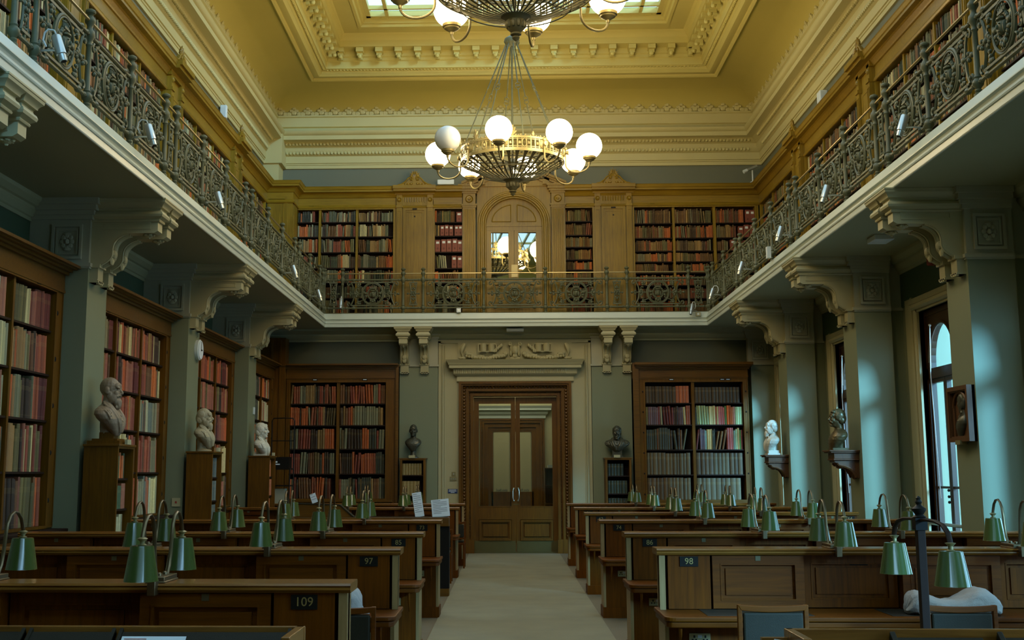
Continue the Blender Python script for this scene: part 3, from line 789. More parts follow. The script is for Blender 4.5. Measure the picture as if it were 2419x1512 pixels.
# ------------------------------------------------------------------ bookcases (local frame: x along the shelf, front at y = 0 facing -y)
RUNS = []      # (matrix, x0, x1, z, height, depth, palette, where)
ORD = ['first', 'second', 'third', 'fourth', 'fifth', 'sixth', 'seventh', 'eighth', 'ninth', 'tenth', 'eleventh', 'twelfth', 'thirteenth', 'fourteenth', 'fifteenth', 'sixteenth', 'seventeenth', 'eighteenth',
       'nineteenth', 'twentieth']
def ordw(i):
    return ORD[i] if i < len(ORD) else '%dth' % (i+1)
COLN = {1: [''], 2: ['left half', 'right half'], 3: ['left column', 'middle column', 'right column']}

def bookcase(name, label, loc, rz, W, cols, shelves, ztop, z0, z1, depth, mat, matx, pal, where, group=None, back=.0, tags=(), lip=.02, cat='bookcase'):
    t = thing(name, label, cat, loc, rz, group)
    mw = Matrix.Translation(loc) @ Matrix.Rotation(rz, 4, 'Z')
    b = MB()
    xs = [0]+[v for c in cols for v in c]+[W]
    for i in range(0, len(xs), 2):
        a, c = xs[i], xs[i+1]
        if c-a < .005: continue
        y1 = depth
        b.box(a, c, 0 if i in (0, len(xs)-2) else lip, y1, z0, ztop)
    b.box(0, W, 0, depth, ztop, z1); b.box(0, W, .012, depth, z0, shelves[-1])
    x0, x1 = cols[0][0], cols[-1][1]
    b.frame(x0-.03, x1+.03, shelves[-1]-.03, ztop+.03, .03, -.012, .0)
    b.frame(.01, W-.01, z0+.01, z1-.01, .012, -.01, 0)
    obj('carcass', b, mat, t)
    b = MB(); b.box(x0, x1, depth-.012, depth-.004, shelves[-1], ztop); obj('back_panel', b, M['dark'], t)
    for ci, (a, c) in enumerate(cols):
        for si, z in enumerate(shelves):
            top = ztop if si == 0 else shelves[si-1]-.022
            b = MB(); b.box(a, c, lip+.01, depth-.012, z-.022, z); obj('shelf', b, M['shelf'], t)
            w = [ordw(si)+' shelf', COLN[len(cols)][ci], where]
            RUNS.append((mw, a+.004, c-.004, z, top-z, depth-.03, pal(ci, si) if callable(pal) else pal, [v for v in w if v], lip))
    for x, z in tags:
        b = MB(); b.box(x-.05, x+.05, -.018, -.0, z-.018, z+.018); o = obj('shelf_label', b, M['black'], t)
        b = MB(); b.box(x-.036, x+.036, -.0195, -.018, z-.007, z+.007); obj('lettering', b, M['paper'], o)
    return t

PAL_RED = [('dull red', (142, 66, 52)), ('dull red', (128, 60, 50)), ('brick red', (158, 78, 54)), ('dark red', (98, 36, 32)), ('brown', (112, 72, 44)), ('tan', (150, 112, 70)), ('cream', (184, 174, 138)),
           ('rose', (158, 92, 80)), ('grey', (118, 116, 98)), ('dark brown', (66, 46, 30)), ('olive', (104, 94, 58)), ('rose', (150, 84, 74)), ('brick red', (150, 72, 50)), ('orange', (190, 84, 30))]
PAL_MIX = [('grey', (112, 112, 98)), ('dark grey', (62, 64, 56)), ('brown', (108, 72, 38)), ('orange', (188, 92, 34)), ('cream', (180, 172, 140)), ('olive', (98, 96, 62)), ('tan', (146, 116, 72)), ('dark brown', (64, 48, 30)),
           ('dull red', (140, 66, 44)), ('grey green', (92, 98, 80)), ('pale grey', (158, 160, 144)), ('brown', (120, 82, 46)), ('dark green', (54, 64, 48))]
PAL_OLD = [('brown', (112, 76, 36)), ('olive brown', (104, 84, 44)), ('dark brown', (72, 52, 28)), ('tan', (138, 106, 58)), ('orange', (172, 86, 34)), ('olive', (92, 86, 48)), ('dull red', (124, 62, 36)), ('brown', (98, 68, 34)), ('grey', (110, 104, 84))]
PAL_DIM = [('red brown', (116, 58, 36)), ('brown', (98, 62, 34)), ('olive brown', (88, 72, 40)), ('dark grey', (56, 58, 50)), ('brick red', (138, 66, 40)), ('dull red', (124, 54, 40)), ('dark brown', (58, 42, 26)), ('orange', (164, 76, 30)), ('tan', (126, 98, 60)), ('grey', (104, 106, 92))]
PAL_LIGHT = [('cream', (190, 184, 152)), ('grey', (134, 136, 124)), ('pale grey', (170, 174, 162)), ('dull red', (140, 66, 52)), ('blue grey', (98, 112, 120)), ('brown', (112, 76, 46)), ('rose', (160, 96, 82)), ('orange', (188, 96, 40)), ('dark grey', (70, 72, 64))]
PAL_BRIGHT = [('pink', (168, 84, 96)), ('cream', (190, 182, 144)), ('green', (76, 120, 58)), ('tan', (158, 124, 76)), ('brown', (112, 76, 44)), ('violet', (96, 72, 92)), ('orange', (190, 96, 40)), ('blue grey', (100, 124, 124)), ('dark red', (110, 42, 42)), ('pale green', (140, 160, 128)), ('dark grey', (58, 60, 54))]
VOL = [('grey brown', (92, 80, 64)), ('grey brown', (98, 86, 70)), ('brown', (86, 66, 48))]
VOLD = [('dark brown', (74, 58, 42)), ('dark brown', (68, 54, 40))]
VOLG = [('dark green', (52, 60, 50)), ('dark green', (46, 54, 46))]
VOLT = [('tan', (134, 118, 80)), ('tan', (126, 110, 76))]
FLATS = [('red brown', (150, 72, 48)), ('dark red', (112, 46, 40)), ('brick red', (168, 86, 56)), ('rose', (158, 84, 70))]
def P(cols, wmin=.022, wmax=.05, hmin=.72, hmax=.93, lean=.1, gap=.05, uni=False, band=.3):
    return dict(c=cols, w0=wmin, w1=wmax, h0=hmin, h1=hmax, lean=lean, gap=gap, uni=uni)

def oak_tags(W, z, n): return [(W*(i+.5)/n, z) for i in range(n)]
SH8 = [6.98, 6.66, 6.32, 5.98, 5.66, 5.33, 5.0]
SH8R = [6.9, 6.58, 6.3, 6.07, 5.83, 5.56, 5.28, 5.0]
YF = 25.30
def upper_far():
    bookcase('oak_bookcase', 'oak bookcase of three columns in the far gallery, left end', (-4.55, YF, 0), 0, 2.22, [(.07, .53), (.58, 1.33), (1.38, 2.14)], SH8, 7.24, 4.93, 7.30, .19, M['oak'], M['oakx'],
             P(PAL_MIX, .018, .038), 'far left gallery case', 'gallery bookcases', tags=oak_tags(2.22, 7.3, 3))
    bookcase('oak_bookcase', 'oak bookcase of three columns in the far gallery, right end', (2.68, YF, 0), 0, 2.7, [(.06, .87), (.92, 1.73), (1.79, 2.62)], SH8R, 7.24, 4.93, 7.30, .19, M['oak'], M['oakx'],
             P(PAL_OLD, .018, .036), 'far right gallery case', 'gallery bookcases', tags=oak_tags(2.7, 7.3, 3))
    bookcase('oak_bookcase', 'narrow oak bookcase with box files left of the arched gallery door', (-1.55, YF, 0), 0, .64, [(.03, .62)], [6.96, 6.66, 6.31, 5.96, 5.64, 5.31, 5.0], 7.24, 4.93, 7.30, .19, M['oak'], M['oakx'],
             P(PAL_MIX, .02, .04), 'narrow case left of arched door', 'gallery bookcases', tags=oak_tags(.64, 7.3, 1))
    bookcase('oak_bookcase', 'narrow oak bookcase of brown books right of the arched gallery door', (1.25, YF, 0), 0, .64, [(.01, .60)], [6.96, 6.66, 6.40, 6.13, 5.91, 5.6, 5.3, 5.0], 7.24, 4.93, 7.30, .19, M['oak'], M['oakx'],
             P(PAL_OLD, .02, .036), 'narrow case right of arched door', 'gallery bookcases', tags=oak_tags(.64, 7.3, 1))
    def cut(n_runs, si, x1): 
        r = list(RUNS[n_runs+si]); r[2] = x1; RUNS[n_runs+si] = tuple(r)
    def box_files(case, loc, items):
        for si, nm, z, xs, w, h in items:
            for k, x in enumerate(xs):
                t = thing('box_file', 'red brown box file, %s from left, %s shelf of %s' % (ORD[k], nm, case), 'box file', (loc[0]+x+w/2, loc[1]+.03, z), 0, 'box files in the '+case)
                v = RND.uniform(.86, 1)
                b = MB(); b.box(-w/2+.002, w/2-.002, 0, .145, 0, h*v); obj('box', b, M['boxfile'], t, bevel=.003)
                b = MB(); b.box(-w*.28, w*.28, -.002, 0, h*v*.68, h*v*.86); obj('label', b, M['label'], t)
                b = MB(); b.tube([(.012*math.cos(a), -.003, h*.25+.016*math.sin(a)) for a in [2*PI*i/10 for i in range(10)]], .003, 5, True); obj('ring_pull', b, M['black'], t)
    nl = [i for i, r in enumerate(RUNS) if r[7][-1] == 'narrow case left of arched door'][0]
    for si, x1 in ((0, .47), (1, .14), (2, .02), (3, .37)): cut(nl, si, x1)
    box_files('narrow case left of arched door', (-1.55, YF, 0), [(0, 'top', 6.962, [.49], .12, .235), (1, 'second', 6.662, [.145, .24, .335, .45, .535], .088, .24), (2, 'third', 6.312, [.035, .165, .28, .40, .51], .112, .29), (3, 'fourth', 5.962, [.39, .51], .108, .29)])
    nr = [i for i, r in enumerate(RUNS) if r[7][-1] == 'far right gallery case' and 'right column' in r[7]]
    for q, x1 in zip(nr, (2.40, 2.24, 2.06)):
        r = list(RUNS[q]); r[2] = x1; RUNS[q] = tuple(r)
    box_files('far right gallery case', (2.68, YF, 0), [(0, 'top', 6.902, [2.42, 2.52], .1, .28), (1, 'second', 6.582, [2.26, 2.38, 2.5], .112, .27), (2, 'third', 6.302, [2.08, 2.22, 2.36, 2.49], .125, .24)])
    def cupboard(label, x0, x1):
        t = thing('oak_cupboard', label, 'cupboard', (x0, YF, 0), 0, 'gallery cupboards')
        W = x1-x0; b = MB()
        b.box(0, W, .0, .19, 4.93, 7.45)
        for a, c in ((.01, .13), (W-.13, W-.01)):                # flanking pilasters with sunk panels and roundels
            b.box(a, c, -.045, 0, 4.93, 7.34); b.frame(a+.02, c-.02, 5.05, 7.2, .014, -.056, -.045)
            b.box(a-.01, c+.01, -.06, 0, 7.27, 7.32); b.box(a-.01, c+.01, -.06, 0, 4.93, 5.03)
            m = (a+c)/2
            b.box(a, c, -.05, 0, 7.34, 7.55); b.lathe([(.0, -.07), (.02, -.075), (.035, -.055), (.045, -.07), (.05, -.05)], 14, (m, 0, 7.44), 'y')
        b.box(.13, W-.13, -.02, 0, 7.32, 7.55)
        for k in range(9):
            x = .19+(W-.38)*k/8; b.tube([(x, -.025, 7.39), (x, -.025, 7.49)], .012, 5)
        obj('carcass', b, M['oak'], t)
        b = MB(); b.box(.15, W-.15, -.02, 0, 5.0, 7.26); b.frame(.15, W-.15, 5.0, 7.26, .05, -.035, -.02); b.frame(.215, W-.215, 5.08, 7.18, .022, -.03, -.02); b.box(.25, W-.25, -.027, -.02, 5.12, 7.14)
        dr = obj('door', b, M['oak'], t)
        b = MB(); b.box(W/2-.05, W/2+.05, -.042, -.035, 7.22, 7.25); b.box(W/2-.016, W/2+.016, -.034, -.027, 7.06, 7.09); obj('label_plate', b, M['black'], dr)
    cupboard('tall oak cupboard door between pilasters, left of the arched gallery door', -2.35, -1.55)
    cupboard('tall oak cupboard door between pilasters, right of the arched gallery door', 1.89, 2.70)
    # arched doorway with fluted pilasters
    t = thing('arched_doorway', 'oak arched doorway with fluted pilasters and mirrored doors in far gallery', 'doorway', (XC, YF, 0))
    def pil(x0, x1):
        b = MB(); b.box(x0, x1, -.06, .19, 4.93, 7.28)
        n = 6; w = (x1-x0-.03)/n
        for k in range(n):
            xx = x0+.015+w*(k+.5); b.tube([(xx, -.058, 5.1), (xx, -.058, 7.22)], w*.42, 8)
        b.box(x0-.015, x1+.015, -.08, .19, 4.93, 5.07); b.box(x0-.015, x1+.015, -.075, .19, 7.25, 7.29); b.box(x0-.03, x1+.03, -.09, .19, 7.29, 7.33)
        b.box(x0, x1, -.065, .19, 7.33, 7.56)
        m = (x0+x1)/2; b.lathe([(0, -.09), (.02, -.095), (.03, -.075), (.06, -.08), (.075, -.095), (.085, -.065)], 18, (m, 0, 7.44), 'y')
        for d, z0, z1 in ((.02, 7.56, 7.60), (.05, 7.60, 7.65), (.08, 7.65, 7.71), (.10, 7.71, 7.75)): b.box(x0-d, x1+d, -.065-d, .19, z0, z1)
        obj('pilaster', b, M['oak'], t)
    pil(-1.09, -.82); pil(.80, 1.08)
    b = MB(); zc = 6.9
    def arch_pts(r, n=24): return [(r*math.cos(PI-PI*i/n), zc+r*math.sin(PI-PI*i/n)*.93) for i in range(n+1)]
    # spandrel panel with the arch opening
    outer = .79
    pi_ = arch_pts(.60)
    for i in range(24):
        (xa, za), (xb, zb) = pi_[i], pi_[i+1]
        b.prism([(xa, za), (xb, zb), (xb, 7.75), (xa, 7.75)], 'y', 0, .19)
    for s in (-1, 1): b.box(s*.60, s*outer, 0, .19, 4.93, 7.75)
    obj('spandrel', b, M['oak'], t)
    b = MB()
    for r, d, w in ((.745, -.03, .03), (.70, -.05, .024), (.66, -.035, .03), (.615, -.015, .022)):
        pts = [(-r, d, 4.93)]+[(x, d, z) for x, z in arch_pts(r)]+[(r, d, 4.93)]
        b.tube(pts, w, 8)
    obj('arch_moulding', b, M['oak'], t)
    # pediment with broken raking cornice and a central block behind the lamp
    b = MB()
    for s in (-1, 1):
        for k, (o, th, d) in enumerate(((0, .05, .17), (.05, .04, .13), (.09, .05, .10), (.16, .05, .06))):
            p0 = (s*1.12, 7.80-o); p1 = (s*.22, 8.19-o)
            b.prism([p0, p1, (p1[0], p1[1]-th), (p0[0], p0[1]-th)], 'y', -d, .19)
    b.prism([(-1.1, 7.72), (1.1, 7.72), (.3, 8.06), (-.3, 8.06)], 'y', -.03, .19)
    b.box(-.76, -.62, -.1, .19, 7.75, 8.08); b.box(.62, .76, -.1, .19, 7.75, 8.08); b.box(-.8, -.58, -.14, .19, 8.06, 8.12); b.box(.58, .8, -.14, .19, 8.06, 8.12)
    obj('pediment', b, M['oak'], t)
    # doors with mirror panes under an arched panelled head
    b = MB()
    pp = arch_pts(.60); b.prism([(x, z) for x, z in pp]+[(.6, 6.8), (-.6, 6.8)], 'y', .04, .1)
    b.box(-.6, .6, .025, .1, 6.76, 6.85); b.box(-.6, .6, .01, .1, 6.85, 6.88); b.box(-.035, .035, .025, .1, 6.85, 7.45)
    for s in (-1, 1):
        q = [(s*.47*math.cos(a), 6.96+.37*math.sin(a)) for a in [PI/2*i/10 for i in range(11)] if s*.47*math.cos(a)*s > .07]
        pts = [(x, .035, z) for x, z in q]+[(s*.07, .035, q[-1][1]), (s*.07, .035, 6.96)]
        b.tube(pts+[pts[0]], .012, 6)
    obj('tympanum', b, M['oak'], t)
    for s in (-1, 1):
        a, c = (-.60, -.003) if s < 0 else (.003, .60)
        b = MB(); sl, sr = (.11, .115) if s < 0 else (.085, .13)
        b.box(a, a+sl, .03, .09, 4.95, 6.76); b.box(c-sr, c, .03, .09, 4.95, 6.76); b.box(a+sl, c-sr, .03, .09, 6.72, 6.76); b.box(a+sl, c-sr, .03, .09, 5.62, 5.72); b.box(a+sl, c-sr, .03, .09, 4.95, 5.07); b.box(a+sl, c-sr, .06, .09, 5.07, 5.62)
        b.frame(a+sl, c-sr, 5.07, 5.62, .03, .02, .06); b.frame(a+sl-.012, c-sr+.012, 5.708, 6.732, .014, .02, .05); b.box(a+sl+.06, c-sr-.06, .045, .06, 5.16, 5.53)
        lf = obj('door_leaf', b, M['oak'], t)
        m = (a+sl+c-sr)/2; w = (c-sr-a-sl)/2+.01
        b = MB(); b.box(-w, w, 0, .006, 5.71, 6.73); o = obj('mirror_pane', b, M['mirror'], lf, (m, .066, 0)); o.rotation_euler = (0, 0, math.radians(2.6))
    b = MB(); b.box(-.06, .07, .022, .03, 5.75, 6.02); obj('lock_plate', b, M['plate'], t)
    # crests on the cornice
def crest(loc, rz, label):
    t = thing('carved_crest', label, 'crest', loc, rz, 'carved crests')
    b = MB()
    n = 14
    top = [(-.36+.72*i/n, .02+.20*math.exp(-((-.36+.72*i/n)/.17)**2)) for i in range(n+1)]
    b.prism([(-.36, 0)]+top+[(.36, 0)], 'y', -.03, .03)
    for s in (-1, 1):
        b.tube([(s*x, -.04, z) for x, z in [(.36, .02), (.28, .035), (.2, .09), (.13, .17), (.07, .2), (.04, .17), (.055, .13), (.085, .135), (.085, .16)]], .018, 6)
        for k in range(4): b.ball((s*(.07+.06*k), -.035, .05-.006*k), (.035, .02, .025), 6, 4)
    obj('base', b, M['oak'], t)
    b = MB()
    for k in range(-3, 4):
        a = k*.42; L = .16-.012*abs(k)
        b.ball((math.sin(a)*L*.6, -.02, .2+math.cos(a)*L*.6), (.018+.012*abs(math.sin(a)), .025, .018+.03*abs(math.cos(a))), 6, 5)
        b.tube([(0, -.02, .18), (math.sin(a)*L, -.03, .2+math.cos(a)*L)], [.012, .006], 5)
    obj('palmette', b, M['oak'], t)
upper_far()

LB = [(9.25, 12.9), (13.55, 17.12), (17.78, 21.32), (21.98, 24.6)]
def upper_sides():
    for side, X, rz in (('left', -5.03, PI/2), ('right', 5.40, -PI/2)):
        for i, (ya, yb) in enumerate(LB):
            W = yb-ya
            if side == 'right' and i == 3: W = 25.25-ya
            n = 3
            cw = (W-.1-.05*(n-1))/n
            cols = [(.05+k*(cw+.05), .05+k*(cw+.05)+cw) for k in range(n)]
            loc = (X, ya, 0) if side == 'left' else (X, ya+W, 0)
            lab = 'oak bookcase in the %s gallery, %s along from the near end' % (side, ORD[i])
            bookcase('oak_bookcase', lab, loc, rz, W, cols, SH8, 7.26, 4.93, 7.31, .165, M['oak'], M['oaky'],
                     P(PAL_MIX if side == 'left' else PAL_OLD+PAL_MIX, .018, .04), '%s %s gallery case' % (ORD[i], side), '%s gallery bookcases' % side)
        for i, y in enumerate((13.22, 17.45, 21.65)):
            t = thing('oak_pilaster', 'panelled oak pilaster in the %s gallery, %s from the near end' % (side, ORD[i]), 'pilaster', (X, y, 0), rz, '%s gallery pilasters' % side)
            b = MB(); b.box(-.32, .32, -.03, .16, 4.93, 7.6)
            for a, c in ((-.33, -.21), (.21, .33)):
                b.box(a, c, -.08, 0, 4.93, 7.55); b.frame(a+.02, c-.02, 5.05, 7.2, .014, -.09, -.08); b.box(a-.01, c+.01, -.1, 0, 7.27, 7.32)
                b.lathe([(0, -.1), (.02, -.105), (.045, -.085)], 12, ((a+c)/2, 0, 7.44), 'y')
            obj('shaft', b, M['oak'], t)
            b = MB(); b.frame(-.19, .19, 5.0, 7.24, .05, -.05, -.03); b.box(-.14, .14, -.045, -.03, 5.05, 7.19); obj('door', b, M['oak'], t)
            crest((X+(.1 if side == 'left' else -.1), y, 7.71), rz, 'carved oak palmette crest over the %s pilaster of the %s gallery' % (ORD[i], side))
    # plain oak corner block at the far left
    t = thing('oak_corner_block', 'plain oak corner block at the far end of the left gallery', 'panelling', (-5.0, 24.7, 0))
    b = MB(); b.box(-.02, .52, 0, .62, 4.93, 7.5); b.box(.36, .42, -.015, 0, 4.93, 7.4); b.frame(.0, .36, 5.1, 7.35, .04, -.01, 0); b.frame(-.02+.06, .5, 6.2, 6.3, .02, -.004, 0)
    obj('panel', b, M['oak'], t)
    b = MB(); b.box(.52, .53, .1, .52, 5.0, 7.3); b.box(.528, .534, .16, .46, 5.1, 7.2); obj('door', b, M['oak'], t)
    # continuous oak cornice
    b = MB()
    pr = [(0, 7.40), (.02, 7.40), (.02, 7.44), (.03, 7.45), (.03, 7.53), (.05, 7.54), (.08, 7.58), (.09, 7.60), (.15, 7.605), (.15, 7.635), (.165, 7.65), (.175, 7.70), (.185, 7.715), (0, 7.72), (-.15, 7.72)]
    pr = [(0, 7.26), (.02, 7.265), (.03, 7.29), (.015, 7.32), (.0, 7.34), (.0, 7.49), (.02, 7.50), (.03, 7.52), (.06, 7.57), (.08, 7.59), (.145, 7.60), (.145, 7.635), (.16, 7.65), (.175, 7.70), (.185, 7.715), (-.14, 7.72)]
    b.sweep([(-5.03, -4), (-5.03, 24.69), (-4.47, 24.69), (-4.47, YF), (-.93, YF)], pr); b.sweep([(1.26, YF), (5.40, YF), (5.40, -4)], pr)
    # break-forward over the cupboards
    for x0, x1 in ((-2.35, -1.55), (1.89, 2.70)):
        for d, z0, z1 in ((.05, 7.55, 7.60), (.17, 7.60, 7.65), (.2, 7.65, 7.725)): b.box(x0-.02-d*.2, x1+.02+d*.2, YF-d-.02, YF, z0, z1)
    for sx, X in ((1, -5.03), (-1, 5.40)):
        for y in (13.22, 17.45, 21.65):
            for d, z0, z1 in ((.08, 7.5, 7.60), (.2, 7.60, 7.65), (.24, 7.65, 7.73)):
                b.box(X, X+sx*d, y-.36, y+.36, z0, z1)
    struct('trim_9', b, M['oakx'], label='golden oak cornice over the gallery bookcases')
    crest((-1.95, YF-.1, 7.72), 0, 'carved oak palmette crest on the far cornice left of the lamp')
    crest((2.30, YF-.1, 7.72), 0, 'carved oak palmette crest on the far cornice right of the lamp')
upper_sides()

# ------------------------------------------------------------------ lower bookcases
SHL = [3.15, 2.68, 2.19, 1.65, 1.09]
def brown_cornice(b, W, z, y0=0):
    for d, z0, z1 in ((.02, z-.30, z-.27), (.05, z-.10, z-.07), (.09, z-.07, z-.045), (.14, z-.045, z-.03), (.18, z-.03, z)):
        b.box(-d*.3, W+d*.3, -d+y0, .3, z0, z1)
    b.box(0, W, -.012+y0, .3, z-.27, z-.10)
def lower_left():
    nm = ['nearest', 'second', 'third', 'farthest']
    for i, y in enumerate(PIERS_L[2:]):
        ya = y+.64+.01; yb = (PIERS_L[i+3] if i+3 < len(PIERS_L) else 25.05)-.01
        W = yb-ya; X = -4.87
        o = .22; cw = (W-2*o-.09)/3
        cols = [(o+k*(cw+.045), o+k*(cw+.045)+cw) for k in range(3)]
        def pal(ci, si, i=i):
            if i == 0: return P(PAL_RED if ci == 2 else PAL_LIGHT, .03, .06, .8, .95, .06)
            if i == 1: return P(PAL_LIGHT if (ci == 2 and si in (1, 2, 4)) else PAL_RED, .03, .055, .8, .95, .1)
            return P(PAL_RED if i == 2 else PAL_LIGHT, .03, .055, .75, .95, .08)
        wh = ['nearest left bookcase', 'second left bookcase', 'third left bookcase', 'corner left bookcase'][i]
        t = bookcase('brown_bookcase', 'tall brown bookcase in the %s bay of the left wall' % nm[i], (X, ya, 0), PI/2, W, cols, SHL, 3.57, 1.06, 3.62, .36, M['brown'], M['browny'], pal, wh, 'left wall bookcases', tags=[(o+cw*.6, 3.60), (W-o-cw*.5, 3.60)])
        b = MB(); brown_cornice(b, W, 3.89); b.box(0, W, .0, .36, 3.60, 3.80); obj('cornice', b, M['browny'], t)
        b = MB()
        for k in range(5):
            for xx in (o-.06, W-o+.06): b.ball((xx, -.005, 1.35+k*.5), (.018, .012, .028), 6, 4)
        obj('bolt', b, M['black'], t)
        c = thing('low_cupboard', 'low brown cupboard under the %s left bookcase' % nm[i], 'cupboard', (X, ya, 0), PI/2, 'left wall cupboards')
        b = MB(); b.box(0, W, -.12, .36, .08, 1.02); b.box(0, W, -.1, .36, 0, .08); obj('carcass', b, M['brown'], c)
        b = MB(); b.box(-.0, W, -.18, .02, 1.02, 1.055); obj('worktop', b, M['dark'], c, bevel=.008)
        n = 4
        for k in range(n):
            a = .05+k*(W-.1)/n+.02; e = .05+(k+1)*(W-.1)/n-.02
            b = MB(); b.box(a, e, -.135, -.12, .12, .98); b.frame(a, e, .12, .98, .07, -.15, -.135); b.frame(a+.1, e-.1, .22, .88, .02, -.145, -.135); d = obj('door', b, M['brown'], c)
            b = MB(); b.box(e-.1, e-.05, -.157, -.15, .82, .86); obj('escutcheon', b, M['plate'], d)
lower_left()
def lower_far():
    def palL(ci, si): return P(PAL_DIM, .03, .058, .8, .93, .07)
    t = bookcase('brown_bookcase', 'brown bookcase of two columns on the far wall left of the door', (-4.62, 25.2, 0), 0, 2.36, [(.08, 1.06), (1.12, 2.09)], [3.08, 2.63, 2.14, 1.63, 1.12], 3.52, 0, 3.6, .28, M['brown'], M['brownx'], palL, 'bookcase left of door',
                 'far wall bookcases', tags=[(.6, 3.575), (1.65, 3.575)])
    b = MB(); brown_cornice(b, 2.3, 3.9); b.box(0, 2.36, 0, .28, 3.6, 3.85); b.box(2.3, 2.36, -.06, .28, 0, 3.86); b.box(0, 2.2, -.03, .28, 0, 1.07); b.box(-.02, 2.25, -.07, .28, 1.05, 1.09); obj('cornice', b, M['brownx'], t)
    def palR(ci, si):
        if si == 0: return P(FLATS+VOLD+VOLD, .05, .07, .78, .82, 0, 0, True) if ci == 0 else P(VOLD, .07, .075, .74, .76, 0, .02, True)
        if si == 1: return P(PAL_BRIGHT+PAL_RED, .03, .055, .82, .93, .1)
        if si == 2: return P(PAL_DIM if ci == 0 else PAL_BRIGHT, .024, .05, .78, .93, .2)
        return P(VOL, .07, .1, .88, .92, 0, .03, True)
    t = bookcase('brown_bookcase', 'brown bookcase of two columns on the far wall right of the door', (2.62, 25.2, 0), 0, 2.38, [(.25, 1.21), (1.27, 2.27)], [3.07, 2.62, 2.11, 1.60, 1.09], 3.5, 0, 3.58, .28, M['brown'], M['brownx'], palR, 'bookcase right of door',
                 'far wall bookcases', tags=[(.8, 3.55), (1.85, 3.55), (1.97, 3.55)])
    b = MB(); 
    for d, z0, z1 in ((.02, 3.60, 3.63), (.05, 3.76, 3.79), (.09, 3.79, 3.82), (.14, 3.82, 3.85), (.18, 3.85, 3.9)): b.box(.08-d*.3, 2.38+d*.5, -d, .28, z0, z1)
    b.box(.08, 2.38, -.012, .28, 3.58, 3.8); b.box(0, .12, -.06, .28, 0, 3.9); b.box(0.1, 2.4, -.07, .28, 1.02, 1.075); obj('cornice', b, M['brownx'], t)
    b = MB()
    for k in range(6):
        for xx in (.2, 2.325): b.ball((xx, -.008, 1.2+k*.42), (.014, .01, .018), 6, 4)
    obj('bolt', b, M['black'], t)
    # dark corner panelling at the left
    t = thing('corner_panelling', 'dark brown panelled post in the far left corner', 'panelling', (-4.95, 25.05, 0))
    b = MB(); b.box(-.3, .32, 0, .4, 0, 4.45); b.box(.02, .06, -.03, 0, 0, 4.4); b.box(.2, .24, -.02, 0, 0, 4.4); b.box(-.3, .34, -.04, 0, 3.86, 3.92); obj('panel', b, M['brown'], t)
lower_far()
# ------------------------------------------------------------------ books: the 300 that show largest are things of their own, the rest one mass
SEC = [(0, 1), (0, .05), (.12, .015), (.32, -.012), (.5, -.02), (.68, -.012), (.88, .015), (1, .05), (1, 1)]
SECS = [(0, 1), (0, .03), (.5, -.015), (1, .03), (1, 1)]
def book_unit():
    b = MB(); n = len(SEC)
    vs = [(x, y, 0) for x, y in SEC]+[(x, y, 1) for x, y in SEC]
    b.add(vs, [(i, (i+1) % n, n+(i+1) % n, n+i)[::-1] for i in range(n)]+[tuple(range(n)), tuple(range(2*n-1, n-1, -1))], False)
    # page block set below the boards
    me = b.mesh('book', M['book'])
    me.flip_normals()
    return me
book_me = book_unit()
LCAM = Vector((0, 0, 1.62))
def vis(p):
    # rough place in the photograph, to know which books show
    dx, dy, dz = p.x, p.y, p.z-1.62
    if dy < 3: return False
    x = 1198+2850*dx/dy; y = 1119-2850*dz/dy*.98
    return -20 < x < 2440 and 0 < y < 1250
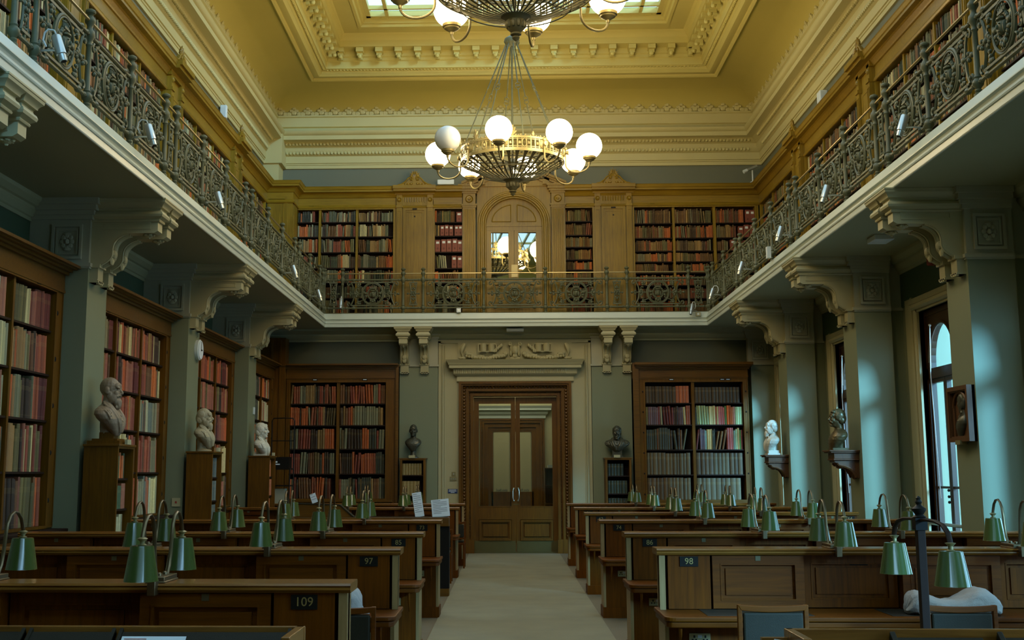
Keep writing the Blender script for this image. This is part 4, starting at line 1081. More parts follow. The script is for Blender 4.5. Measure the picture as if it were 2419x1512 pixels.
def fill_runs():
    specs = []
    for mw, x0, x1, z, h, dep, pal, where, lip in RUNS:
        rr = random.Random(int((x0+z)*1000)+hash(tuple(where)) % 1 + int(mw.translation.x*77)+int(mw.translation.y*131))
        x = x0; i = 0; c = pal['c']; cur = rr.choice(c); run = 0; lean = 0.; hh = rr.uniform(pal['h0'], pal['h1'])
        end = x1-(rr.random() < .3)*pal['gap']*rr.random()*2
        wscale = rr.uniform(.85, 1.15)
        while True:
            if run <= 0:
                cur = rr.choice(c); run = rr.randint(4, 10) if pal['uni'] else rr.choice((1, 1, 1, 1, 2, 3, 5)); hh = rr.uniform(pal['h0'], pal['h1'])
                lean = rr.uniform(-pal['lean'], pal['lean']) if rr.random() < .25 else 0.
            w = rr.uniform(pal['w0'], pal['w1'])*wscale
            extra = abs(math.sin(lean))*h*hh
            if x+w+extra > end: break
            bh = h*(hh if run > 1 else rr.uniform(pal['h0'], pal['h1']))
            name, rgb = cur
            k = rr.uniform(.86, 1.14)
            g = sum(rgb)/3; col = tuple(min(255, (v*.8+g*.2)*k*q) for v, q in zip(rgb, (1.1, 1.05, .86)))
            yo = lip+.012+rr.uniform(0, .022)
            specs.append((mw, x+(extra if lean > 0 else 0), yo, z, w*.96, dep*rr.uniform(.8, .95), bh, -lean, name, col, where, i))
            x += w+extra*(.5 if run > 1 else 1); run -= 1; i += 1
    scored = []
    for s in specs:
        mw, x, y, z, w, d, bh = s[:7]
        p = mw @ Vector((x+w/2, y, z+bh/2)); n = (mw.to_3x3() @ Vector((0, -1, 0)))
        v = LCAM-p
        f = max(0, n.dot(v.normalized()))
        # what hides the lower shelves: desks, stands, the gallery rail
        a = w*bh*f/v.length_squared if vis(p) else 0
        if p.z > 4.6: a *= .45
        if p.z < 1.55 and p.y > 8: a *= .6
        scored.append(a)
    order = sorted(range(len(specs)), key=lambda i: -scored[i])
    top = set(order[:296])
    V = []; F = []; CC = []
    for i, (mw, x, y, z, w, d, bh, lean, name, rgb, where, idx) in enumerate(specs):
        lm = Matrix.Translation((x, y, z)) @ Matrix.Rotation(lean, 4, 'Y')
        c = lin(rgb)
        if i in top:
            o = bpy.data.objects.new('book', book_me); COL.objects.link(o)
            o.matrix_world = mw @ lm @ Matrix.Diagonal((w, d, bh, 1))
            o.color = (*c, 1)
            o['label'] = '%s book, %s from left on %s' % (name, ordw(idx), ', '.join(where)); o['category'] = 'book'
            o['group'] = 'books in the '+where[-1]
        else:
            mm = mw @ lm; n = len(SECS); b0 = len(V)
            for zz in (0, bh):
                for sx, sy in SECS: V.append(tuple(mm @ Vector((sx*w, sy*d, zz))))
            q = 0
            for k in range(n-1):
                F.append((b0+k, b0+k+1, b0+n+k+1, b0+n+k)); CC.extend([(*c, 0), (*c, 0), (*c, 1), (*c, 1)])
            F.append(tuple(b0+n+k for k in range(n))); pc = lin((150, 138, 108)); CC.extend([(*pc, .05)]*n)
    me = bpy.data.meshes.new('books'); me.from_pydata(V, [], F); me.materials.append(M['books'])
    at = me.color_attributes.new('Col', 'FLOAT_COLOR', 'CORNER')
    at.data.foreach_set('color', [v for c in CC for v in c])
    o = bpy.data.objects.new('books', me); COL.objects.link(o)
    tag(o, 'rows of smaller books filling the gallery and wall bookcases', 'books', None, 'stuff')
    print('books', len(specs), 'mass verts', len(V))
# ------------------------------------------------------------------ cast iron gallery railing
def trefoil(b, x, z, ang, s=1.):
    for da, r, l in ((0, .030, .048), (.95, .024, .036), (-.95, .024, .036)):
        a = ang+da; b.ball((x+math.cos(a)*l*s, 0, z+math.sin(a)*l*s), (r*s, .018*s, r*s), 6, 4)
    b.ball((x, -.006, z), (.018*s, .022*s, .018*s), 6, 4)
def scroll(b, cx, cz, r0, a0, turn, sgn, rad=.013, k=12):
    pts = []
    for i in range(k+1):
        t = i/k; a = a0+sgn*turn*t; r = r0*(1-.72*t)
        pts.append((cx+r*math.cos(a), 0, cz+r*math.sin(a)))
    b.tube(pts, rad, 5); b.ball(pts[-1], rad*1.6, 6, 4)
def panel_mesh():
    b = MB(); zc = .42
    for z in (.66, .175):
        b.box(-.45, .45, -.012, .012, z-.012, z+.012)
    for s in (-1, 1):
        b.tube([(s*.40, 0, .66), (s*.40, 0, .72)], .02, 6); b.tube([(s*.40, 0, .175), (s*.40, 0, .12)], .02, 6)
        # bowed upright with scrolled corners
        pts = [(s*(.39+.075*abs(t)**2.2), 0, zc+t*.245) for t in [-1+i/6 for i in range(13)]]
        b.tube(pts, .016, 5)
        for e in (-1, 1):
            scroll(b, s*.50, zc+e*.205, .048, PI/2*e if True else 0, 4.2, -s*e, .014)
            trefoil(b, s*.275, zc+e*.165, math.atan2(e, s), 1.05)
            b.tube([(s*.20, 0, zc+e*.13), (s*.275, 0, zc+e*.165), (s*.36, 0, zc+e*.20)], .010, 5)
            scroll(b, s*.32, zc+e*.10, .045, -e*PI/2, 4.0, s*e, .011, 10)
        b.tube([(s*.23, 0, zc), (s*.50, 0, zc)], .013, 6)
        trefoil(b, s*.35, zc, PI/2, 1.0); trefoil(b, s*.35, zc, -PI/2, 1.0); b.ball((s*.37, -.01, zc), (.04, .026, .03), 6, 4)
        b.ball((s*.47, 0, zc+.03), .024, 6, 4); b.ball((s*.47, 0, zc-.03), .024, 6, 4); b.ball((s*.535, 0, zc), (.034, .022, .028), 6, 4)
        # beasts beside the shield
        b.ball((s*.15, -.01, zc+.01), (.04, .028, .03), 6, 5); b.ball((s*.185, -.01, zc+.03), (.022, .02, .03), 6, 4); b.ball((s*.14, -.01, zc-.05), (.03, .024, .025), 6, 4)
        scroll(b, s*.16, zc-.085, .04, 0 if s > 0 else PI, 4.0, -s, .010, 9)
    ring = [(.225*math.cos(a), 0, zc+.235*math.sin(a)) for a in [2*PI*i/32 for i in range(32)]]
    b.tube(ring, .019, 6, True)
    b.tube([(.205*math.cos(a), -.014, zc+.213*math.sin(a)) for a in [2*PI*i/32 for i in range(32)]], .008, 5, True)
    for k in range(20):
        a = 2*PI*k/20; b.ball((.105*math.cos(a), -.004, zc-.005+.115*math.sin(a)), (.024, .022, .024), 6, 4)
    # masked head in the wreath
    b.ball((0, -.012, zc-.01), (.055, .045, .072), 10, 7); b.ball((0, -.06, zc-.015), (.012, .016, .022), 6, 4)
    for s in (-1, 1):
        b.ball((s*.022, -.05, zc+.012), (.012, .01, .007), 6, 4); b.ball((s*.05, -.012, zc-.02), (.022, .03, .06), 6, 5)
    b.ball((0, -.045, zc-.052), (.02, .012, .008), 6, 4); b.ball((0, -.025, zc+.06), (.06, .04, .02), 8, 5)
    b.box(-.06, .06, -.03, .01, zc+.105, zc+.125)
    for k in range(-2, 3):
        b.tube([(k*.026, -.012, zc+.12), (k*.034, -.012, zc+.17-.006*abs(k))], [.014, .006], 5); b.ball((k*.034, -.012, zc+.178-.006*abs(k)), .011, 6, 4)
    for k in (-1, 0, 1): b.ball((k*.04, -.01, zc-.145-.02*(k == 0)), (.026, .022, .03), 6, 4)
    for s in (-1, 1): scroll(b, s*.045, zc-.175, .035, PI/2, 4.2, s, .010, 9)
    b.tube([(0, 0, zc-.235), (0, 0, zc-.15)], .012, 5); b.tube([(0, 0, zc+.235), (0, 0, zc+.18)], .012, 5)
    return b
def narrow_mesh():
    b = MB(); zc = .42
    for s in (-1, 1): b.tube([(s*(.05+.03*abs(t)**3), 0, zc+t*.23) for t in [-1+i/5 for i in range(11)]], .013, 5)
    for z in (.655, .185):
        b.box(-.085, .085, -.016, .016, z-.012, z+.012); b.tube([(0, 0, z), (0, 0, .72 if z > .4 else .12)], .016, 6)
        scroll(b, -.03, z-.04*(1 if z > .4 else -1), .03, PI/2, 4., 1, .010, 8); scroll(b, .03, z-.04*(1 if z > .4 else -1), .03, PI/2, 4., -1, .010, 8)
    for k in range(6):
        a = k*PI/3; b.ball((.045*math.cos(a), -.006, zc+.045*math.sin(a)), (.026, .022, .026), 6, 4)
    b.ball((0, -.018, zc), .026, 8, 5)
    for s in (-1, 1): b.ball((s*.115, 0, zc), .022, 6, 4); b.tube([(s*.05, 0, zc), (s*.11, 0, zc)], .011, 5)
    for e in (-1, 1): trefoil(b, 0, zc+e*.085, PI/2*e, .8)
    return b
def post_mesh():
    b = MB()
    b.lathe([(.0, 0), (.042, 0), (.042, .018), (.026, .03), (.034, .05), (.022, .065), (.03, .08), (.048, .10), (.052, .12), (.048, .14), (.03, .16), (.036, .175), (.027, .19), (.0265, .45), (.024, .60), (.034, .615), (.026, .635), (.03, .66),
             (.044, .685), (.052, .715), (.046, .745), (.03, .765), (.024, .79), (.034, .815), (.05, .84), (.05, .862), (.034, .885), (.024, .90), (.03, .915), (.046, .925), (.05, .94), (.042, .955), (.02, .968), (0, .97)], 12)
    return b
pan_me = panel_mesh().mesh('panel', M['iron'], .9); nar_me = narrow_mesh().mesh('panel', M['iron'], .9); post_me = post_mesh().mesh('post', M['iron'], .7)
def railing(label, loc, rz, posts, narrow):
    t = thing('gallery_railing', label, 'railing', loc, rz, 'gallery railings')
    L0, L1 = posts[0], posts[-1]
    for p in posts: obj('post', post_me, None, t, (p, 0, 0))
    for a, c in zip(posts[:-1], posts[1:]):
        o = obj('panel', nar_me if c-a < .7 else pan_me, None, t, ((a+c)/2, 0, 0))
    b = MB(); b.tube([(L0, 0, .85), (L1, 0, .85)], .015, 8); obj('handrail', b, M['brassrail'], t)
    b = MB()
    for z, r in ((.715, .02), (.12, .019)):
        b.tube([(L0, 0, z), (L1, 0, z)], r, 8)
        for a, c in zip(posts[:-1], posts[1:]):
            if c-a > .7:
                for q in (a+.235, c-.235): b.lathe([(.02, -.04), (.03, -.02), (.034, 0), (.03, .02), (.02, .04)], 8, (q, 0, z), 'x')
            for q in (a+.09, c-.09): b.lathe([(.02, -.02), (.028, 0), (.02, .02)], 8, (q, 0, z), 'x')
    obj('rail', b, M['iron'], t)
    b = MB(); b.box(L0, L1, -.02, .02, 0, .014); obj('base_bar', b, M['iron'], t)
PL_ = [8.51, 8.95, 10.20, 11.45, 12.70+.42, 13.57, 14.82, 16.07, 17.33, 17.78, 19.03, 20.29, 21.54, 21.98, 23.24, 24.5, 24.93]
PL_[3] = 11.86; PL_[2] = 10.6; PL_[1] = 9.35; PL_[0] = 8.93
PR_ = [8.85, 9.25, 10.49, 11.75, 13.03, 13.45, 14.71, 15.98, 17.26, 17.68, 18.94, 20.2, 21.5, 21.93, 23.2, 24.47, 24.93]
def railings():
    z = 4.937
    railing('ornate grey green iron railing along the left gallery', (-3.85, 0, z), PI/2, PL_, None)
    railing('ornate grey green iron railing along the right gallery', (4.22, 0, z), -PI/2, sorted(-y for y in PR_), None)
    railing('ornate grey green iron railing across the far gallery', (0, 24.97, z), 0, [-3.82, -3.44, -2.16, -1.74, -.47, .82, 2.10, 2.52, 3.80, 4.19], None)
railings()
def spots():
    def spot(loc, dx, dy, label, cable=1):
        t = thing('spotlight', label, 'spotlight', loc, 0, 'gallery spotlights')
        b = MB(); b.tube([(-dx*.13, -dy*.13, -.02), (-dx*.05, -dy*.05, 0), (dx*.06, dy*.06, .0)], .010, 6); obj('arm', b, M['silver'], t)
        b = MB(); u = Vector((dx*.35, dy*.35, -1)).normalized(); m = Vector((0, 0, -1)).rotation_difference(u).to_matrix().to_4x4()
        b.m = Matrix.Translation((dx*.08, dy*.08, .02)) @ m
        b.lathe([(0, .11), (.036, .11), (.042, .10), (.042, -.06), (.032, -.065), (.030, -.12), (.026, -.125), (0, -.118)], 16)
        obj('head', b, M['silver'], t)
        b = MB(); b.m = Matrix.Translation((dx*.08, dy*.08, .02)) @ m
        b.lathe([(0, -.1195), (.024, -.1265), (0, -.128)], 12); obj('lens', b, M['black'], t)
        if cable:
            b = MB(); b.tube([(dx*.05, dy*.05, .13), (dx*.03, dy*.03, .17), (-dx*.02, -dy*.02, .18), (-dx*.05, -dy*.05, .15), (-dx*.06, -dy*.06, .09), (-dx*.03, -dy*.03, .03)], .008, 5); obj('cable', b, M['white'], t)
    z = 5.07
    for i, y in enumerate((9.4, 11.97, 14.99, 20.5, 23.29)): spot((-3.74, y, z), 1, 0, 'silver spotlight on the left gallery rail, %s from the near end' % ORD[i], i < 2)
    for i, y in enumerate((11.98, 15.0, 17.57, 20.56, 23.57)): spot((4.11, y, z+.02), -1, 0, 'silver spotlight on the right gallery rail, %s from the near end' % ORD[i], i in (4,))
    spot((-3.44, 24.83, z+.04), 0, -1, 'silver spotlight at the left end of the far gallery rail')
    spot((3.87, 24.80, z-.12), -.7, -.7, 'silver spotlight at the right end of the far gallery rail')
    b = MB(); b.box(-.03, .03, -.05, .05, -.09, .09); tag(obj('junction_box', b, M['white'], None, (4.1, 18.68, 5.03)), 'white junction box on the right gallery rail between spotlights', 'box')
spots()
# ------------------------------------------------------------------ reading desks in rows
HD = .665; HC = 1.09
def desk_row(ys, xa, xb, aisle, nums, label, locks, socket=True):
    # ys: near face of the upright screen; readers sit on the near side
    t = thing('reading_desk', label, 'desk', (0, ys, 0), 0, 'reading desk rows')
    yf = -.60
    b = MB(); r = .07
    # top with a rounded aisle corner
    s = 1 if aisle > 0 else -1
    e = xb if s > 0 else xa; o = xa if s > 0 else xb
    ex = e+s*.035
    arc = [(ex-s*r+s*r*math.cos(a), yf+r-r*math.sin(a)) for a in [PI/2*i/5 for i in range(6)]]
    poly = [(o, .06), (ex, .06)]+arc+[(o, yf)]
    if s < 0: poly = poly[::-1]
    b.prism(poly, 'z', HD-.03, HD)
    tp = obj('desktop', b, M['deskx'], t, bevel=.007)
    b = MB(); sh = [(x-s*.012*(abs(x-ex) < .08), max(y, yf+.012)) for x, y in poly]; b.prism(sh, 'z', HD-.07, HD-.034); obj('apron', b, M['deskx'], t, bevel=.006)
    n = 3; pitch = (xb-xa)/n
    for k in range(n):
        c = xa+pitch*(k+.5); b = MB(); b.box(c-.36, c+.36, yf+.09, -.08, HD, HD+.002); obj('writing_surface', b, M['pad'], t)
    # upright screen, rail and end board
    b = MB(); b.box(xa, xb, 0.0, .05, HD, HC-.04); obj('screen', b, M['desk'], t)
    b = MB()
    pr = [(-.15, HC-.045), (-.165, HC-.03), (-.165, HC-.022), (-.155, HC-.018), (-.165, HC-.010), (-.155, HC), (.115, HC), (.125, HC-.012), (.115, HC-.045)]
    b.prism(pr, 'x', xa-(.03 if s < 0 else 0), xb+(.03 if s > 0 else 0)); obj('top_rail', b, M['cap'], t)
    b = MB(); x0, x1 = (e-.03, e) if s > 0 else (e, e+.03)
    b.box(x0, x1, -.135, .10, HD, HC-.045); b.box(x0-.012*(s < 0), x1+.012*(s > 0), -.137, -.13, HD, HC-.045)
    obj('end_board', b, M['edge'], t)
    # lockers stand forward of the screen, recesses between
    for (a, c, deep) in locks:
        y1 = -.13 if deep else -.045
        b = MB(); b.box(a+.006, c-.006, y1+.022, 0, HD+.005, HC-.045)
        b.frame(a+.006, c-.006, HD+.008, HC-.05, .055, y1, y1+.022); b.frame(a+.061, c-.061, HD+.063, HC-.105, .010, y1-.004, y1+.022); b.box(a+.10, c-.10, y1+.012, y1+.022, HD+.10, HC-.14)
        l = obj('locker', b, M['desk'] if not deep else M['deskx'], t)
        if deep:
            m = (a+c)/2; b = MB(); b.box(m-.018, m+.018, y1-.004, y1, HC-.085, HC-.052); obj('escutcheon', b, M['bronze'], l)
    b = MB()
    for (a, c, deep) in locks:
        pass
    # plain number boards
    for txt, cx, w, yy in nums:
        b = MB(); b.box(cx-w, cx+w, yy+.004, 0, HD+.005, HC-.045); nb = obj('number_board', b, M['desk'], t)
        q = cx
        b = MB(); b.box(q-.065, q+.065, yy-.004, yy+.004, HC-.125, HC-.055); pl = obj('number_plate', b, M['numplate'], nb)
        text(txt, .062, (q, yy-.005, HC-.09), M['gold'], pl)
    # end pedestals and plinth
    b = MB()
    xe = e-s*.05
    px = [(min(e, e-s*.52), max(e, e-s*.52))]
    px.append((min(o, o+s*.5), max(o, o+s*.5))); px.append(((xa+xb)/2-.25, (xa+xb)/2+.25))
    for a, c in px:
        b.box(a, c, -.30, .05, 0, HD-.07); b.box(a-.012, c+.012, -.318, .06, 0, .12)
    b.box(xa, xb, .0, .04, .0, HD-.07)
    obj('pedestal', b, M['desk'], t)
    b = MB(); b.box(*( (e-.025, e+.002) if s > 0 else (e-.002, e+.025)), -.304, .052, .12, HD-.07); obj('pedestal_edge', b, M['edge'], t)
    b = MB(); b.tube([(e-s*.07, yf+.05, HD-.07), (e-s*.07, yf+.05, HD-.12), (e-s*.07, yf+.12, HD-.24)], [.014, .012, .005], 6); obj('bracket', b, M['desk'], t)
    if socket:
        sx = e-s*.235
        b = MB(); b.box(sx-.073, sx+.073, -.312, -.30, .46, .525); p = obj('socket_plate', b, M['plate'], t)
        for q in (-.038, .038):
            b = MB(); b.box(sx+q-.006, sx+q+.006, -.314, -.312, .495, .512); b.box(sx+q-.018, sx+q-.006, -.314, -.312, .478, .488); b.box(sx+q+.006, sx+q+.018, -.314, -.312, .478, .488); obj('socket_hole', b, M['black'], p)
        b = MB(); b.box(sx-.014, sx+.014, -.316, -.312, .495, .515); obj('switch', b, M['silver'], p)
    return t
def right_locks(xa): 
    return [(xa+.36, xa+1.02, True), (xa+1.02, xa+1.70, False), (xa+1.70, xa+2.40, True), (xa+2.40, xa+3.05, False), (xa+3.05, xa+3.7, True)]
def left_locks(xb):
    return [(xb-.36-.66, xb-.36, True), (xb-1.70, xb-1.02, False), (xb-2.40, xb-1.70, True), (xb-3.05, xb-2.40, False), (xb-3.69, xb-3.05, True)]
ROWY = [6.19, 8.98, 11.38, 14.45, 17.15, 19.75, 22.3]
def desks():
    R_ = {1: ('98', '99', None), 2: ('86', None, None), 3: ('74', '75', None), 4: ('62', None, '64'), 5: ('56', None, None), 6: ('44', None, None)}
    for i, (a, m, z) in R_.items():
        xa, xb = 1.09, 4.82
        nums = [(a, xa+.2, .15, -.135)]
        if m: nums.append((m, 2.52, .1, -.02))
        if z: nums.append((z, xb-.12, .1, -.135))
        desk_row(ROWY[i], xa, xb, -1, nums, 'long brown reading desk numbered %s, right of the aisle' % a, right_locks(xa))
    L_ = {0: '109', 1: '97', 2: '85', 3: '73', 5: '55', 6: '43'}
    for i, a in L_.items():
        xa, xb = -4.52, -.80
        desk_row(ROWY[i], xa, xb, 1, [(a, xb-.2, .15, -.135)], 'long brown reading desk numbered %s, left of the aisle' % a, left_locks(xb))
desks()

# ------------------------------------------------------------------ green shaded desk lamps
def lamp_proto():
    t = thing('desk_lamp', '', 'lamp', (0, 0, 0), 0, 'green reading lamps'); 
    b = MB(); b.box(-.045, .045, -.12, .12, 0, .03); b.box(-.05, .05, -.125, .125, 0, .008); b.box(-.02, .02, -.19, -.12, -.055, .018)
    for y in (-.05, .05): b.lathe([(.012, .03), (.012, .042), (.006, .046)], 8, (0, y, 0))
    obj('base', b, M['lampmetal'], t, bevel=.003)
    for s in (-1, 1):
        pts = [(.09, .02), (.125, .07), (.145, .14), (.155, .21), (.17, .275), (.20, .318), (.24, .336), (.285, .33), (.325, .30), (.35, .255), (.36, .23)]
        b = MB(); b.tube([(0, s*u, z) for u, z in pts], [(.006, .0105)]*len(pts), 8, flat=(0, 1, 0))
        obj('arm', b, M['lampmetal'], t)
        b = MB(); y = s*.36
        b.lathe([(0, .235), (.012, .235), (.026, .228), (.012, .215), (.010, .205), (.022, .2), (.018, .192), (0, .19)], 12, (0, y, 0)); obj('gallery_cap', b, M['plate'], t)
        b = MB()
        b.lathe([(.012, .196), (.053, .195), (.055, .192), (.081, .032), (.0825, .030), (.080, .030), (.053, .188), (.012, .190)], 28, (0, y, 0)); sh = obj('lamp_shade', b, M['shade'], t)
        b = MB(); b.lathe([(0, .19), (.012, .185), (.016, .12), (.028, .09), (.02, .065), (0, .06)], 10, (0, y, 0)); obj('bulb', b, M['globeoff'], sh)
    return t
def lamps():
    p = lamp_proto(); first = True
    L_ = {0: ('109', (-1.74, -2.62)), 1: ('97', (-1.72, -2.62)), 2: ('85', (-1.68, -2.60)), 3: ('73', (-1.67, -2.58)), 5: ('55', (-1.66, -2.56)), 6: ('43', (-1.64, -2.57))}
    R_ = {1: ('98', (2.34, 3.63)), 2: ('86', (2.31, 3.54)), 3: ('74', (2.27, 3.47)), 4: ('62', (2.31, 3.48)), 5: ('56', (2.33, 3.53)), 6: ('44', (2.30, 3.48))}
    for side, D in (('left', L_), ('right', R_)):
        for i, (num, xs) in D.items():
            for k, x in enumerate(xs):
                lab = 'twin green shaded lamp on desk %s, the one %s the aisle' % (num, 'nearer' if k == 0 else 'farther from')
                loc = (x, ROWY[i]-.02, HC)
                rz = RND.uniform(-.06, .06)
                if first: p.location = loc; p['label'] = lab; p.rotation_euler = (0, 0, rz); first = False
                else: dup(p, loc, rz, lab)
lamps()

def lamp_post():
    t = thing('standard_lamp', 'dark wooden lamp post with finial and two green shades at right front', 'lamp', (2.09, 6.3, 0))
    b = MB(); b.box(-.2, .2, -.2, .2, 0, .05); b.box(-.12, .12, -.12, .12, .05, .12); obj('base', b, M['black'], t, bevel=.01)
    b = MB(); b.box(-.021, .021, -.021, .021, .12, 1.36); obj('post', b, M['shelf'], t, bevel=.004)
    b = MB(); b.box(-.03, .03, -.03, .03, 1.335, 1.395); b.lathe([(.03, 1.395), (.034, 1.40), (.02, 1.412), (.034, 1.432), (.036, 1.442), (.018, 1.455), (.012, 1.462), (.018, 1.475), (.011, 1.487), (.013, 1.494), (.006, 1.503), (0, 1.506)], 14); obj('finial', b, M['black'], t)
    for s in (-1, 1):
        b = MB(); pts = [(.02, 1.385), (.1, 1.388), (.2, 1.385), (.29, 1.37), (.345, 1.335), (.365, 1.29)]
        b.tube([(-s*.05*u, s*u, z) for u, z in pts], [(.009, .014)]*6, 8); obj('arm', b, M['shelf'], t)
        y = s*.365
        b = MB(); b.lathe([(0, 1.295), (.026, 1.29), (.012, 1.275), (.012, 1.26), (.022, 1.255), (.016, 1.245), (0, 1.243)], 12, (-s*.018, y, 0)); obj('gallery_cap', b, M['plate'], t)
        b = MB(); b.lathe([(.012, 1.253), (.053, 1.252), (.055, 1.249), (.083, 1.092), (.0845, 1.09), (.081, 1.09), (.053, 1.245), (.012, 1.247)], 28, (-s*.018, y, 0)); obj('lamp_shade', b, M['shade'], t)
lamp_post()

# ------------------------------------------------------------------ chairs
def chair_proto():
    t = thing('reading_chair', '', 'chair', (0, 0, 0), 0, 'reading room chairs')
    # local: seat centre at origin, back towards -y
    b = MB(); b.box(-.2, .2, -.19, .2, .40, .44); obj('seat', b, M['desk'], t, bevel=.01)
    b = MB(); b.box(-.18, .18, -.17, .18, .44, .465); obj('seat_pad', b, M['leather'], t, bevel=.012)
    b = MB()
    for s in (-1, 1): b.box(s*.208-.014, s*.208+.014, -.235, -.20, .44, .80)
    tp = [(-.222+.444*i/16, .80-.010*(1-(-1+i/8)**2)) for i in range(17)]; bt = [(.20-.40*i/16, .765-.012*(1-(1-i/8)**2)) for i in range(17)]
    b.prism(tp+bt, 'y', -.238, -.205)
    b.box(-.2, .2, -.23, -.21, .5, .53); obj('back_frame', b, M['deskx'], t, bevel=.004)
    b = MB(); b.box(-.188, .188, -.238, -.20, .53, .752); obj('back_pad', b, M['leather'], t, bevel=.012)
    for s in (-1, 1):
        for y in (-.215, .18):
            b = MB(); b.tube([(s*.19, y, .42), (s*.19, y, .0)], [.02, .015], 8); obj('leg', b, M['desk'], t)
    return t
def chairs():
    p = chair_proto(); p.location = (1.67, 8.12, 0); p['label'] = 'leather backed chair at desk 98, the one nearer the aisle'
    dup(p, (2.84, 8.10, 0), 0, 'leather backed chair at desk 98, in front of the grey bag')
    dup(p, (-1.06, 7.95, 0), .05, 'chair with its edge showing behind the end of desk 109')
    dup(p, (-.95, 21.55, 0), 0, 'leather backed chair at the far desk, left of the door')
    dup(p, (-1.05, 18.7, 0), 0, 'chair at desk 55 behind the catalogue counter')
chairs()
# ------------------------------------------------------------------ counters, leaflets, bags, library steps
def leaflet(label, x, y, z, w, h, lean, tilt=.25, rz=0., lines=9):
    t = thing('leaflet_holder', label, 'leaflet', (x, y, z), rz)
    m = Matrix.Rotation(lean, 4, 'Y') @ Matrix.Rotation(-tilt, 4, 'X')
    b = MB(); b.m = m; b.box(-w/2, w/2, 0, .004, 0, h); p = obj('leaflet', b, M['paper'], t)
    b = MB(); b.m = m; b.box(-w/2-.004, w/2+.004, .004, .008, -.0, h*.7); b.box(-w/2-.004, w/2+.004, -.004, .008, 0, .006); obj('stand', b, M['glass'], t)
    for i in range(lines):
        q = h*(.93-.8*i/lines); L = w*(.8 if i % 4 else .45)
        b = MB(); b.m = m; b.box(-w*.42, -w*.42+L, -.001, 0, q-.003, q+.002); obj('lettering', b, M['ink'], p)
    return t
def catalogue():
    t = thing('catalogue_counter', 'brown catalogue counter with black end panel, left of the aisle', 'counter', (0, 0, 0))
    y0, y1 = 16.0, 16.75; xa, xb = -3.1, -.79
    b = MB(); b.box(xa, xb, y0+.55, y1, .92, 1.04); obj('counter_top', b, M['brownx'], t, bevel=.006)
    b = MB(); b.box(xa+.02, xb-.02, y0+.57, y1-.02, 1.04, 1.045); obj('leather_surface', b, M['leather'], t)
    b = MB(); b.box(xa, xb, y0+.58, y1, .1, .92); obj('black_panel', b, M['black'], t)
    b = MB(); b.box(xa, xb+.0, y0+.565, y1+.01, 0, .1); obj('plinth', b, M['brownx'], t)
    b = MB(); b.prism([(-2.98, 1.045), (-2.10, 1.045), (-2.28, 1.20), (-2.9, 1.22)], 'y', y0+.57, y1-.04); o = obj('raised_rest', b, M['brownx'], t)
    b = MB(); b.prism([(-2.9, 1.222), (-2.28, 1.202), (-2.09, 1.04), (-2.085, 1.05), (-2.275, 1.212), (-2.9, 1.232)], 'y', y0+.56, y1-.03); obj('leather_cover', b, M['leather'], o)
    leaflet('tall narrow white leaflet standing on the catalogue counter', -1.19, 16.62, 1.046, .125, .33, -.16, .1, 0, 10)
    leaflet('wide white leaflet at the aisle end of the catalogue counter', -.90, 16.62, 1.046, .24, .235, -.10, .1, 0, 9)
    leaflet('small white leaflet on the raised end of the catalogue counter', -2.62, 16.62, 1.235, .08, .13, -.35, .1, 0, 3)
catalogue()
